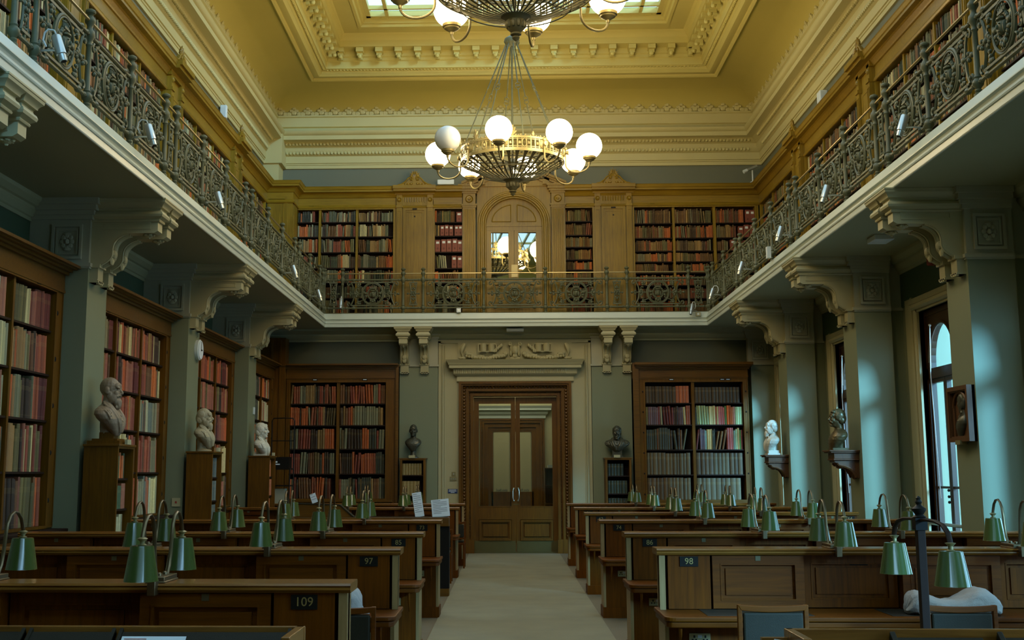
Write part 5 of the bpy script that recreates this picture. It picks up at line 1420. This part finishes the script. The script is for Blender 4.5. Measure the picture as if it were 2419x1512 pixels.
def counters():
    t = thing('display_counter', 'wooden display counter with dark sloping rests at bottom left', 'counter', (0, 0, 0))
    b = MB(); b.box(-3.2, -.73, 4.44, 4.465, .4, 1.08); obj('back_board', b, M['cap'], t, bevel=.003)
    b = MB(); b.prism([(4.465, .4), (4.465, 1.08), (4.15, 1.08), (4.15, .4)], 'x', -.762, -.732); obj('end_board', b, M['cap'], t, bevel=.003)
    b = MB(); b.box(-3.2, -.735, 3.95, 4.44, .36, .4); b.box(-3.1, -.8, 4.0, 4.4, 0, .36); obj('base', b, M['desk'], t)
    for k in range(5):
        x0 = -2.705+k*.328; x1 = x0+.312
        if k == 4: x1 = -.775
        dz = -.055 if k == 1 else 0
        b = MB(); b.prism([(4.425, 1.062+dz), (4.435, 1.052+dz), (4.11, .80+dz), (4.10, .81+dz)], 'x', x0, x1)
        for x in (x0, x1-.012): b.prism([(4.43, 1.075+dz), (4.44, 1.052+dz), (4.11, .80+dz), (4.10, .83+dz)], 'x', x, x+.012)
        b.box(x0, x1, 4.09, 4.12, .40, .81+dz)
        obj('book_rest', b, M['leather'], t)
    def rest_paper(label, x0, x1, u0, gold):
        # lies on the sloping rest; u0 = distance down the slope from its top edge
        p = thing('notice', label, 'notice', (x0, 4.43, 1.062), 0, 'notices on the sloping rests')
        d = Vector((0, -.325, -.252)).normalized(); n = Vector((0, -d.z, d.y)) if False else Vector((0, -.61, .79))
        def q(b, a, c, s0, s1, h0, h1):
            vs = [tuple(d*s+n*h+Vector((x, 0, 0))) for h in (h0, h1) for s in (s0, s1) for x in (a, c)]
            b.add(vs, [(0, 1, 3, 2), (4, 6, 7, 5), (0, 4, 5, 1), (2, 3, 7, 6), (0, 2, 6, 4), (1, 5, 7, 3)])
        b = MB(); w = x1-x0; q(b, 0, w, u0, u0+.2, .008, .010); s = obj('sheet', b, M['paper'], p)
        if gold:
            b = MB(); q(b, .002, w-.02, u0+.022, u0+.038, .010, .011); obj('band', b, M['gold'], s)
            b = MB()
            for i in range(5): q(b, .012+i*.022, .028+i*.022, u0+.058, u0+.085, .010, .011)
            q(b, .14, .22, u0+.055, u0+.062, .010, .011); q(b, .01, .09, u0+.012, u0+.015, .010, .011); obj('lettering', b, M['red'], s)
        else:
            b = MB(); q(b, .012, w*.8, u0+.012, u0+.016, .010, .011); q(b, .012, w*.6, u0+.024, u0+.028, .010, .011); obj('lettering', b, M['ink'], s)
    rest_paper('white notice on the first sloping rest at bottom left', -1.69, -1.50, .085, False)
    rest_paper('white notice with gold band on the middle sloping rest', -1.375, -1.145, .032, True)
    rest_paper('white notice on the sloping rest nearest the aisle', -1.05, -.84, .085, False)
    t = thing('display_counter', 'wooden display counter with dark sloping rests at bottom right', 'counter', (0, 0, 0))
    b = MB(); b.box(.975, 3.2, 4.40, 4.425, .4, 1.08); obj('back_board', b, M['cap'], t, bevel=.003)
    b = MB(); b.prism([(4.425, .4), (4.425, 1.08), (4.14, 1.08), (4.14, .4)], 'x', .972, 1.002); obj('end_board', b, M['cap'], t, bevel=.003)
    b = MB(); b.box(.975, 3.2, 3.95, 4.40, .36, .4); b.box(1.05, 3.1, 4.0, 4.35, 0, .36); obj('base', b, M['desk'], t)
    for x0, x1 in ((1.33, 1.65), (1.70, 2.02), (2.07, 2.4)):
        b = MB(); b.prism([(4.385, 1.055), (4.395, 1.045), (4.07, .80), (4.06, .81)], 'x', x0, x1); b.prism([(4.39, 1.075), (4.40, 1.045), (4.07, .80), (4.06, .83)], 'x', x0, x0+.02)
        b.box(x0, x1, 4.05, 4.08, .4, .81); obj('book_rest', b, M['leather'], t, bevel=.004)
    t = thing('leaflet_rack', 'small wooden leaflet rack with a printed sheet beside the right counter', 'rack', (.925, 4.34, 0))
    b = MB(); b.box(-.045, .045, .02, .045, 0, 1.055); b.box(-.1, .045, -.06, .06, 0, .03); obj('board', b, M['cap'], t)
    b = MB(); b.m = Matrix.Translation((.0, -.0, .86)) @ Matrix.Rotation(.16, 4, 'Y'); b.box(-.035, .045, 0, .006, 0, .19); s = obj('sheet', b, M['paper'], t)
    for i in range(8):
        b = MB(); b.m = Matrix.Translation((.0, -.0, .86)) @ Matrix.Rotation(.16, 4, 'Y'); b.box(-.025, .035 if i % 3 else .01, -.001, 0, .15-i*.011, .153-i*.011); obj('lettering', b, M['ink'], s)
counters()

def bag(name, label, loc, shape, cuts, mat):
    # soft canvas: a closed skin of rings along x with sagging height profile
    b = MB(); rings = []
    n = 28
    for (x, y0, y1, h, sk) in shape:
        ring = []
        for k in range(n):
            a = 2*PI*k/n; cy, cz = math.cos(a), math.sin(a)
            yy = (y0+y1)/2+(y1-y0)/2*(abs(cy)**.7)*(1 if cy > 0 else -1)
            zz = h*.5+h*.5*(abs(cz)**.75)*(1 if cz > 0 else -1)
            wob = .006*math.sin(x*70+a*3)+.005*math.sin(a*7+x*40)
            ring.append((x+sk*(zz/h if h else 0)+wob, yy+wob, max(0.001, zz+wob*(zz > .02))))
        rings.append(ring)
    b.loft(rings)
    t = thing(name, label, 'bag', loc)
    o = obj('body', b, mat, t); o.modifiers.new('soft', 'SUBSURF').render_levels = 2
    tx = bpy.data.textures.new(name, 'CLOUDS'); tx.noise_scale = .06
    d = o.modifiers.new('folds', 'DISPLACE'); d.texture = tx; d.strength = .022; d.mid_level = .5
    b = MB()
    for c in cuts: b.tube(c, .006, 6)
    obj('cord', b, M['paper'], t)
bag('canvas_bag', 'pale grey canvas bag lying on desk 98 behind the chair', (2.72, 8.58, HD+.004),
    [(0, -.02, .05, .05, 0), (.02, -.09, .12, .135, 0), (.07, -.11, .14, .165, .0), (.13, -.12, .14, .135, 0), (.2, -.13, .14, .105, 0), (.28, -.13, .15, .095, 0), (.36, -.14, .15, .115, 0), (.43, -.14, .15, .165, 0), (.49, -.13, .15, .185, 0), (.54, -.12, .14, .16, .02), (.6, -.1, .12, .10, .02), (.64, -.05, .06, .05, .0)],
    [[(.05, -.12, .02), (.1, -.13, .012), (.15, -.12, .01)]], M['cloth'])
bag('canvas_bag', 'grey canvas bag on desk 97 behind the end of desk 109', (-1.33, 8.58, HD+.004),
    [(0, -.04, .06, .06, 0), (.03, -.1, .12, .14, 0), (.1, -.12, .14, .17, 0), (.17, -.13, .14, .185, 0), (.24, -.13, .13, .195, -.01), (.29, -.11, .12, .18, -.02), (.325, -.07, .08, .10, -.01)],
    [[(.31, -.08, .03), (.34, -.1, .012), (.38, -.1, .008)]], M['cloth'])

def steps():
    t = thing('library_steps', 'black metal library steps by the far left corner', 'steps', (-4.41, 23.45, 0))
    for s in (-1, 1):
        b = MB(); b.tube([(s*.22, .35, 0), (s*.22, .35, 2.66), (s*.19, .35, 2.71), (0, .35, 2.715)], .012, 6); obj('upright', b, M['black'], t)
        b = MB(); b.tube([(s*.22, -.2, 0), (s*.22, -.05, 1.72)], .012, 6); obj('leg', b, M['black'], t)
    b = MB(); b.tube([(-.22, .35, 2.27), (.22, .35, 2.27)], .01, 6); obj('crossbar', b, M['black'], t)
    for z in (.35, .7, 1.05, 1.4, 1.72):
        b = MB(); b.box(-.22, .22, -.2+z*.09, .35, z-.012, z+.012); obj('tread', b, M['black'], t)
    b = MB(); b.box(-.19, .19, -.02, .3, 1.735, 1.95); tag(obj('storage_box', b, M['black'], None, (-4.41, 23.45, 0)), 'black storage box with white print on top of the library steps', 'box')
    p = COL.objects['storage_box']
    b = MB(); b.box(-.16, .02, -.024, -.02, 1.80, 1.82); b.box(-.08, -.03, -.024, -.02, 1.84, 1.87); obj('lettering', b, M['paper'], p)
    for z, c in ((.365, 0), (.715, 1), (1.065, 2)):
        b = MB(); b.box(-.1, .12, .02, .25, z, z+.28); tag(obj('grey_box', b, M['silver' if False else 'wallhead'], None, (-4.41, 23.45, 0)), 'grey box on the %s tread of the library steps' % ORD[c], 'box', 'grey boxes on the steps')
steps()

def stands():
    for i, y in enumerate((12.96, 17.16, 21.31)):
        lab = ['tall brown book stand under the brown bald bust, left wall', 'tall brown book stand under the bearded buff bust, left wall', 'tall brown book stand under the white bust, left wall'][i]
        pal = [P(PAL_LIGHT+[('green', (70, 98, 72))]*6, .035, .055, .75, .9, 0), P([('slate blue', (92, 106, 120)), ('slate blue', (82, 96, 112))], .05, .08, .85, .92, 0, .02, True), P([('salmon', (172, 96, 72)), ('salmon', (164, 90, 68))], .07, .1, .88, .94, 0, .02, True)][i]
        t = bookcase('book_stand', lab, (-4.19, y, 0), PI/2, .56, [(.025, .535)], [1.58, 1.25, .92, .55, .1], 1.9, 0, 1.92, .36, M['brown'], M['browny'], pal, ['stand under the brown bust', 'stand under the buff bust', 'stand under the white bust'][i], 'bust stands', lip=.03)
        b = MB(); b.box(-.02, .58, -.03, .37, 1.92, 1.945); obj('top', b, M['browny'], t, bevel=.005)
        b = MB(); b.box(-.001, .012, .001, .36, 0, 1.92); obj('side_panel', b, M['brown'], t)
    for i, (x0, x1) in enumerate(((-2.21, -1.68), (2.0, 2.54))):
        W = x1-x0
        pal = P(VOLT, .06, .075, .74, .8, 0, .03, True) if i == 0 else P(VOLG, .05, .07, .7, .78, 0, .05, True)
        sh = [1.6, 1.18, .76, .3] if i == 0 else [1.58, 1.22, .88, .45]
        t = bookcase('book_stand', 'small brown book stand against the far pier %s of the door' % ('left' if i == 0 else 'right'), (x0, 25.03, 0), 0, W, [(.045, W-.045)], sh, 1.9, 0, 1.92, .33, M['brown'], M['brownx'], pal, 'small stand %s of door' % ('left' if i == 0 else 'right'), 'bust stands', lip=.03)
        b = MB(); b.box(-.02, W+.02, -.02, .35, 1.92, 1.945); obj('top', b, M['brownx'], t, bevel=.004)
stands()

# ------------------------------------------------------------------ portrait busts
def bust(name, label, loc, rz, H, mat, beard=0, hair=0, mous=0, width=1., coat=1, socle=None, head=1., tilt=0., plaque=True, drop=.40, raw=False):
    t = None if raw else thing(name, label, 'bust', loc, rz, 'portrait busts')
    b = MB(); s = head; zc = H-.135*s
    hb = MB()
    A = lambda x, y, z, r: hb.ball((x*s, y*s, z*s), tuple(v*s for v in r), 16, 11)
    A(0, .018, .032, (.079, .10, .10)); A(0, -.012, -.03, (.067, .082, .095)); A(0, -.022, -.07, (.052, .064, .06))
    A(0, -.06, .045, (.06, .035, .04))                                   # forehead
    hb.tube([(0, -.082*s, .022*s), (0, -.112*s, -.022*s)], [.011*s, .017*s], 8); A(0, -.108, -.024, (.016, .016, .012))
    for e in (-1, 1):
        A(e*.032, -.080, .028, (.026, .016, .009)); A(e*.03, -.076, .008, (.014, .012, .009)); A(e*.04, -.062, -.025, (.026, .026, .028))
        A(e*.079, .018, -.004, (.013, .024, .036)); A(e*.013, -.098, -.03, (.009, .01, .008))
    A(0, -.088, -.058, (.025, .012, .007)); A(0, -.084, -.070, (.022, .012, .008)); A(0, -.076, -.098, (.026, .022, .018))
    if mous: A(.018, -.092, -.048, (.026, .013, .011)); A(-.018, -.092, -.048, (.026, .013, .011)); A(.042, -.08, -.056, (.016, .014, .014)); A(-.042, -.08, -.056, (.016, .014, .014))
    if beard:
        A(0, -.070, -.112, (.05, .045, .045*beard)); A(0, -.078, -.145, (.036, .034, .04*beard))
        for e in (-1, 1): A(e*.05, -.035, -.075, (.024, .045, .05)); A(e*.022, -.09, -.13, (.018, .016, .035)); A(e*.06, -.005, -.045, (.018, .03, .04))
    if hair >= 1:
        for e in (-1, 1): A(e*.07, .035, .03, (.024, .055, .06)); A(e*.062, .06, -.03, (.03, .045, .05)); A(e*.082, .005, .03, (.01, .02, .03))
        A(0, .085, -.005, (.07, .04, .075))
    if hair >= 2:
        A(0, .028, .055, (.084, .10, .088)); A(0, .06, .0, (.082, .075, .09)); A(.02, -.05, .09, (.05, .035, .03))
        for e in (-1, 1): A(e*.072, -.005, .02, (.016, .03, .045))
    rot = Matrix.Rotation(tilt, 4, 'X')
    b.m = Matrix.Translation((0, 0, zc)) @ rot
    b.v = []; vs = hb.v; b.add(vs, hb.f, True); b.m = None
    b.tube([(0, .012*s, zc-.06*s), (0, .03*s, zc-.13*s), (0, .04*s, zc-.2*s)], [.058*s, .058*s, .072*s], 16)
    rings = []; RG = []
    w = width
    q = lambda c, p: math.copysign(abs(c)**p, c)
    for dz, rx, ry, oy in ((-.13, .058, .055, .03), (-.155, .10, .07, .036), (-.18, .17, .086, .034), (-.205, .215, .10, .028), (-.24, .238, .112, .016), (-.285, .228, .108, -.01), (-.33, .185, .086, -.034), (-.375, .13, .062, -.052), (-.415, .085, .042, -.064), (-.445, .05, .026, -.07)):
        RG.append((dz, rx, ry, oy)); rings.append([(rx*w*s*q(math.cos(a), .8), (oy+ry*q(math.sin(a), .85))*s, zc+dz*s*(drop/.40)) for a in [2*PI*k/32 for k in range(32)]])
    b.loft(rings)
    if not raw: b.tube([(0, .03*s, zc-(drop+.09)*s), (0, .03*s, zc-.28*s)], [.06*s, .07*s], 16)
    if coat:
        def sf(x, dz, out=.006):
            for (d0, a0, b0, c0), (d1, a1, b1, c1) in zip(RG[:-1], RG[1:]):
                if d1 <= dz <= d0:
                    t_ = (dz-d0)/(d1-d0); rx, ry, oy = a0+(a1-a0)*t_, b0+(b1-b0)*t_, c0+(c1-c0)*t_
                    u = max(0, 1-abs(x/(rx*w))**2.5); return oy-ry*u**.425-out
            return -.06
        dk = drop/.40
        for e in (-1, 1):
            for xs, r1, r2 in (((.066, .082, .082, .066, .044, .02, .006), .016, .030), ((.10, .118, .125, .112, .09, .06, .03), .010, .013)):
                pts = []
                for i, x in enumerate(xs):
                    dz = -.14-.045*i
                    pts.append((e*x*w*s, sf(x*w, dz)*s, zc+dz*s*dk))
                b.tube([(e*.055*s, .05*s, zc-.115*s)]+pts, [(r1*s, r2*s)]*(len(pts)+1), 8)
            for k in range(3):                       # folds of the sleeve
                pts = [(e*(.2-.02*k+.018*math.sin(j))*w*s, sf((.2-.02*k)*w, -.2-.03*j, .0)*s, zc-(.2+.03*j)*s*dk) for j in range(4-k)]
                b.tube(pts, .010*s, 6)
        for k in range(3): b.ball((0, sf(0, -.25-.05*k)*s, zc-(.25+.05*k)*s*dk), .011*s, 8, 6)
        b.ball((0, -.072*s, zc-.165*s), (.026*s, .016*s, .018*s), 10, 7)
        for e in (-1, 1): b.ball((e*.032*s, -.068*s, zc-.165*s), (.022*s, .012*s, .016*s), 8, 6)
    if raw: return b
    o = obj('figure', b, mat, t)
    r = o.modifiers.new('skin', 'REMESH'); r.mode = 'VOXEL'; r.voxel_size = .0052; r.use_smooth_shade = True
    sm = o.modifiers.new('soft', 'SMOOTH'); sm.factor = .5; sm.iterations = 2
    tx = bpy.data.textures.new(name, 'CLOUDS'); tx.noise_scale = .03
    d = o.modifiers.new('chisel', 'DISPLACE'); d.texture = tx; d.strength = .006; d.mid_level = .5
    zb = zc-(drop+.02)*s
    b = MB()
    if socle == 'block':
        b.box(-.07, .07, -.07, .09, zb-.06, zb+.01); b.box(-.13, .13, -.13, .15, .04, zb-.06); b.box(-.17, .17, -.17, .19, 0, .04)
    elif socle == 'shaft':
        b.box(-.10, .10, -.08, .10, .03, zb+.015); b.box(-.125, .125, -.1, .12, 0, .03)
    else:
        b.lathe([(.11, 0), (.11, .02), (.085, .035), (.06, .05+max(0, zb-.1)*.5), (.055, zb-.02), (.07, zb), (.06, zb+.02)], 20)
    obj('socle', b, M['brown'] if socle == 'block' else mat, t)
    if plaque:
        b = MB(); b.box(-.065, .065, -.225, -.195, 0, .055); obj('name_plate', b, M['stone'], t)
    return t
def busts():
    bust('bust', 'brown terracotta bust of a bald bearded man on the nearest book stand', (-4.38, 13.26, 1.945), PI/2, .745, M['terra'], 1., 0, 1, 1.0, 1, 'block', 1.12, .05, True, .40)
    bust('bust', 'buff plaster bust of a bearded man on the second book stand', (-4.38, 17.46, 1.945), PI/2, .63, M['plaster'], 1.1, 1, 1, .9, 1, None, 1.05, .0, True, .38)
    bust('bust', 'white marble bust of a man on the farthest book stand', (-4.38, 21.61, 1.945), PI/2, .585, M['marble'], 0, 2, 0, 1.0, 1, 'shaft', 1.03, .02, True, .42)
    bust('bust', 'dark bronze bust of a clean-shaven man, left of the door', (-1.95, 25.2, 1.945), -.05, .70, M['bust'], 0, 0, 0, .72, 0, None, 1.0, .0, True, .38)
    bust('bust', 'dark bronze bust of a man in bow tie, right of the door', (2.27, 25.2, 1.945), -.12, .665, M['bust'], .7, 1, 1, 1.08, 1, 'shaft', 1., .0, True, .37)
    bust('bust', 'bronze bust of a young man with short hair on a wall bracket', (4.66, 17.30, 1.94), -PI/2, .58, M['bustg'], 0, 2, 1, .8, 0, 'shaft', 1., .0, False, .42)
    bust('bust', 'white marble bust of a bearded man on a wall bracket', (4.66, 21.58, 1.94), -PI/2, .62, M['marble'], 1.2, 1, 1, .78, 1, 'shaft', 1., -.06, False, .40)
    for y, lab in ((17.30, 'dark carved wall bracket shelf under the bronze bust'), (21.58, 'dark carved wall bracket shelf under the white bearded bust')):
        t = thing('wall_bracket', lab, 'wall bracket', (4.91, y, 0), 0, 'carved wall brackets')
        b = MB(); b.box(-.42, 0, -.2, .2, 1.92, 1.94); b.box(-.40, 0, -.185, .185, 1.90, 1.92); b.box(-.35, 0, -.155, .155, 1.82, 1.90); b.box(-.36, 0, -.165, .165, 1.80, 1.82); obj('shelf', b, M['carve'], t, bevel=.004)
        b = MB()
        prof = [(0, 1.8), (-.34, 1.8), (-.34, 1.775), (-.30, 1.76), (-.28, 1.735), (-.2, 1.715), (-.12, 1.68), (-.07, 1.61), (-.05, 1.56), (0, 1.55)]
        b.prism(prof, 'y', -.13, .13); b.ball((-.24, 0, 1.72), (.05, .12, .04), 10, 6)
        for e in (-1, 1): b.tube([(x, e*.13, z) for x, z in prof[3:9]], .02, 6)
        b.ball((-.04, 0, 1.58), (.04, .06, .05), 8, 5); obj('scroll', b, M['carve'], t)
    # framed relief on the near right pier
    t = thing('relief_plaque', 'dark framed relief of a man in profile on the near right pier', 'relief', (4.91, 13.14, 0), -PI/2)
    b = MB(); b.box(-.3, .3, -.03, 0, 1.95, 2.54); b.frame(-.3, .3, 1.95, 2.54, .045, -.085, 0); b.frame(-.262, .262, 1.99, 2.5, .02, -.07, -.02)
    for sx in (-1, 1): b.box(sx*.2-.02, sx*.2+.02, -.05, -.03, 2.0, 2.34)
    ar = [(.2*math.cos(PI*i/16), 2.32+.16*math.sin(PI*i/16)) for i in range(17)]
    b.tube([(x, -.045, z) for x, z in ar], .018, 6)
    obj('frame', b, M['carve'], t)
    b = MB()
    g = bust('x', '', (0, 0, 0), 0, .62, None, 0, 1, 0, .62, 1, None, 1.05, 0, False, .42, True)
    b.m = Matrix.Translation((-.01, -.03, 1.955)) @ Matrix.Diagonal((.86, .36, .86, 1)) @ Matrix.Rotation(-PI/2, 4, 'Z')
    b.add(g.v, g.f, True); b.m = None
    o = obj('figure', b, M['bust'], t); r = o.modifiers.new('skin', 'REMESH'); r.mode = 'VOXEL'; r.voxel_size = .005; r.use_smooth_shade = True; o.modifiers.new('soft', 'SMOOTH').iterations = 2
    b = MB(); b.box(-.07, .07, -.1, -.02, 1.92, 1.965); obj('name_plate', b, M['plate'], t)
busts()

# ------------------------------------------------------------------ chandeliers
def chandelier(label, y, unlit):
    t = thing('chandelier', label, 'chandelier', (.125, y, 7.06), 0, 'bowl chandeliers')
    t.scale = (1.041,)*3
    R0 = .85
    b = MB()
    for z0, z1, d in ((-.135, -.085, .012), (-.015-.05, -.055, .004), (.075, .11, .012), (.055, .065, .004)):
        b.lathe([(R0-d*.4, z0), (R0+d, z0), (R0+d, z1), (R0-d*.4, z1), (R0-d*.4, z0)], 64)
    for k in range(72):
        a = 2*PI*k/72; c, s = math.cos(a), math.sin(a)
        b.tube([(R0*c, R0*s, -.09), (R0*c, R0*s, .08)], [(.006, .013)]*2, 4, flat=(c, s, 0))
        if k % 2: b.ball((R0*math.cos(a+.0436), R0*math.sin(a+.0436), -.005), (.022, .022, .03), 6, 4)
    for k in range(8):
        a = math.radians(12.5+45*k-90); b.tube([((R0+.004)*math.cos(a+.045*math.cos(q)), (R0+.004)*math.sin(a+.045*math.cos(q)), -.005+.07*math.sin(q)) for q in [2*PI*i/14 for i in range(14)]], .009, 5, True)
    obj('band', b, M['chand'], t)
    for k in range(16):
        b = MB(); a = 2*PI*k/16; c, s = math.cos(a), math.sin(a); big = k % 2 == 0
        for i in range(-2, 3):
            q = i*.5; L = (.16 if big else .07)-.02*abs(i)
            b.tube([(R0*math.cos(a), R0*math.sin(a), .115), (R0*math.cos(a+math.sin(q)*L*.55/R0), R0*math.sin(a+math.sin(q)*L*.55/R0), .12+math.cos(q)*L)], [.012, .014], 5)
        for i in (-1, 1):
            for r in (.05, .09, .13): b.ball((R0*math.cos(a+i*r/R0), R0*math.sin(a+i*r/R0), .12+.008*math.sin(r*60)), .014, 6, 4)
        obj('palmette', b, M['chand'], t)
    # bowl of curved ribs
    b = MB()
    for k in range(36):
        a = 2*PI*(k+.5)/36; pts = []; wd = []
        for i in range(9):
            u = i/8; r = R0-.02-(R0-.15)*u; z = -.13-.285*math.sin(u*PI/2)**1.15
            pts.append((r*math.cos(a), r*math.sin(a), z)); wd.append((.006, .026*(1-u)+.009 if i > 0 else .05))
        b.tube(pts, wd, 4, flat=(0, 0, 1), smooth=False)
        b.ball((.8*math.cos(a+.0873), .8*math.sin(a+.0873), -.15), (.02, .02, .014), 6, 4)
    b.lathe([(.60, -.292), (.605, -.30), (.60, -.308), (.595, -.30), (.60, -.292)], 48)
    obj('bowl', b, M['chandd'], t)
    b = MB(); b.lathe([(0, -.39), (.15, -.40), (.16, -.415), (.13, -.43), (.105, -.46), (.10, -.52), (.075, -.565), (.045, -.59), (.06, -.60), (.058, -.615), (.03, -.63), (.042, -.645), (.03, -.665), (0, -.69)], 20)
    for k in range(10):
        a = 2*PI*k/10; b.ball((.088*math.cos(a), .088*math.sin(a), -.50), (.03, .03, .05), 6, 5)
    obj('pendant', b, M['chandd'], t)
    b = MB()
    for k in range(8):
        a = 2*PI*k/8; b.tube([(.05*math.cos(a), .05*math.sin(a), -.12), (.83*math.cos(a), .83*math.sin(a), -.11)], .012, 6)
    b.lathe([(0, -.2), (.07, -.19), (.09, -.12), (.06, -.06), (0, -.05)], 14); b.lathe([(.44, -.118), (.455, -.11), (.44, -.102), (.43, -.11), (.44, -.118)], 40); obj('spokes', b, M['chandd'], t)
    for k in range(8):
        th = math.radians(-10+45*k); dx, dy = math.sin(th), -math.cos(th)
        b = MB()
        pts = [(.885, .02), (.885, -.10)]+[(.885+.195*(1-math.cos(q)), -.20-.14*math.sin(q)) for q in [PI*i/12 for i in range(13)]]+[(1.275, -.17)]
        b.tube([(dx*r, dy*r, z) for r, z in pts], .015, 7)
        b.ball((dx*.885, dy*.885, .07), .026, 8, 5)
        # rosette boss on the band
        u = Vector((dx, dy, 0)); q = Vector((0, 0, 1)).rotation_difference(u).to_matrix().to_4x4(); b.m = q
        b.lathe([(0, .84), (.07, .845), (.075, .86), (.05, .875), (.03, .885), (.03, .91), (.045, .915), (.04, .935), (0, .94)], 16, (0, 0, 0)); b.m = None
        # boss height
        a_ = obj('arm', b, M['chand'], t)
        b = MB(); b.lathe([(.02, -.21), (.022, -.18), (.045, -.165), (.085, -.14), (.09, -.125), (.105, -.118), (.11, -.085), (.10, -.082), (.09, -.09), (0, -.095)], 20, (dx*1.275, dy*1.275, 0)); obj('cup', b, M['chand'], a_)
        b = MB(); c = (dx*1.275, dy*1.275, .095)
        b.ball(c, .212, 28, 18)
        obj('globe', b, M['globeoff'] if k in unlit else M['globe'], a_)
    for k in range(8):
        a = math.radians(12+45*k); c, s = math.cos(a), math.sin(a)
        P0 = Vector((.82*c, .82*s, .12)); P1 = Vector((.10*c, .10*s, 1.92))
        b = MB(); m1 = P0.lerp(P1, .50); m2 = P0.lerp(P1, .56); m3 = P0.lerp(P1, .53)
        b.tube([P0, m1], .010, 5); b.tube([m2, P1], .012, 5)
        for f, rz in ((.515, 0), (.545, 1)):
            m = P0.lerp(P1, f); e = Vector((-s, c, 0)) if rz == 0 else Vector((-s, c, .2)).normalized()
            dirv = (P1-P0).normalized()
            b.tube([m+e*.042*math.cos(q)+dirv*.042*math.sin(q) for q in [2*PI*i/12 for i in range(12)]], .006, 5, True)
        b.tube([P1, P1+Vector((c*.03, s*.03, .05)), P1+Vector((-c*.02, -s*.02, .09))], .010, 5)
        obj('suspension_rod', b, M['iron'], t)
    b = MB(); b.tube([(0, 0, -.1), (0, 0, 3.5)], .018, 8); b.lathe([(0, 1.9), (.05, 1.9), (.12, 1.96), (.13, 2.0), (.12, 2.03), (.05, 2.08), (0, 2.08)], 16); obj('stem', b, M['iron'], t)
    return t
chandelier('lit bowl chandelier hanging in front of the arched gallery door, one globe dark', 20.3, (7,))
chandelier('nearest bowl chandelier cut off by the top of the picture', 12.78, ())
def ceiling_roses():
    # beams that carry the lamps across the skylight
    b = MB()
    for y in (12.78, 20.3): b.box(-2.8, 3.15, y-.05, y+.05, 10.66, 10.76)
    struct('trim_10', b, M['ring'], label='cream beams across the skylight carrying the lamps')
ceiling_roses()
fill_runs()
# ------------------------------------------------------------------ outside the windows
def outside():
    t = thing('facade', 'pale carved stone wing seen through the right windows', 'building', (0, 0, 0))
    b = MB(); b.box(6.3, 15, 26.6, 27.6, -1, 8.5)
    for x in range(9): b.box(6.5+x*1.0, 6.78+x*1.0, 26.5, 26.6, -1, 8.5)
    for z in (.4, 1.7, 2.9, 4.4, 6.0, 8.3): b.box(6.3, 15, 26.44, 26.6, z, z+.16)
    obj('wall', b, M['facade'], t)
    b = MB()
    for x in range(9):
        for z in (.65, 1.95, 3.2, 4.9):
            b.frame(6.83+x, 7.45+x, z, z+.85, .08, 26.52, 26.6)
            for k in range(4): b.ball((7.0+x+.3*(k % 2), 26.57, z+.25+.35*(k//2)), (.12, .07, .13), 6, 5)
    obj('carving', b, M['facade2'], t)
    b = MB(); b.box(6.02, 30, -30, 36, -1.1, -1.0); struct('ground', b, M['facade'])
outside()
# ------------------------------------------------------------------ daylight, camera, view
w = bpy.data.worlds.new('overcast sky'); SC.world = w; w.use_nodes = True
bg = w.node_tree.nodes['Background']; bg.inputs[0].default_value = (.38, .70, 1.0, 1); bg.inputs[1].default_value = 5.2
sl = bpy.data.lights.new('sky_gap_lamp', 'SUN'); sl.energy = 6.8; sl.color = (.22, .58, 1.0); sl.angle = math.radians(13)  # directional lamp added to stand in for a bright sector of sky
so = bpy.data.objects.new('sky_gap_lamp', sl); COL.objects.link(so); so.rotation_euler = Vector((-.6, .8, -.35)).to_track_quat('-Z', 'Y').to_euler()
def portal(loc, rot, sx, sy):
    l = bpy.data.lights.new('daylight_portal', 'AREA'); l.shape = 'RECTANGLE'; l.size = sx; l.size_y = sy
    l.cycles.is_portal = True
    o = bpy.data.objects.new('daylight_portal', l); COL.objects.link(o); o.location = loc; o.rotation_euler = rot
portal((.175, 11.5, 10.9), (0, 0, 0), 5.9, 23.2)
for c in BAYS_R:
    if c > 5: portal((XR+.45, c, 2.15), (0, PI/2, 0), 3.4, 2.4)

F_, PX, PY = 2850., 1111.93, 680.
yaw, pitch, roll = math.radians(1.70508), math.radians(8.76815), math.radians(-.10468)
f0 = Vector((-math.sin(yaw), math.cos(yaw), 0)); r0 = Vector((math.cos(yaw), math.sin(yaw), 0)); u0 = Vector((0, 0, 1))
f = f0*math.cos(pitch)+u0*math.sin(pitch); u = -f0*math.sin(pitch)+u0*math.cos(pitch)
r = r0*math.cos(roll)+u*math.sin(roll); u2 = -r0*math.sin(roll)+u*math.cos(roll)
cam = bpy.data.cameras.new('camera'); co = bpy.data.objects.new('camera', cam); COL.objects.link(co)
co.matrix_world = Matrix(((r.x, u2.x, -f.x, 0), (r.y, u2.y, -f.y, 0), (r.z, u2.z, -f.z, 1.62), (0, 0, 0, 1)))
cam.sensor_fit = 'HORIZONTAL'; cam.sensor_width = 36; cam.lens = F_/2419*36
cam.shift_x = (1209.5-PX)/2419; cam.shift_y = (PY-756)/2419
cam.clip_start = .05; cam.clip_end = 200
SC.camera = co
vs = SC.view_settings; vs.view_transform = 'Standard'; vs.look = 'None'; vs.gamma = 1; vs.use_curve_mapping = False; vs.exposure = 0.92
cy = SC.cycles
cy.max_bounces = 7; cy.diffuse_bounces = 4; cy.glossy_bounces = 3; cy.transmission_bounces = 4; cy.transparent_max_bounces = 12
cy.caustics_reflective = False; cy.caustics_refractive = False; cy.sample_clamp_indirect = 4.; cy.use_denoising = True
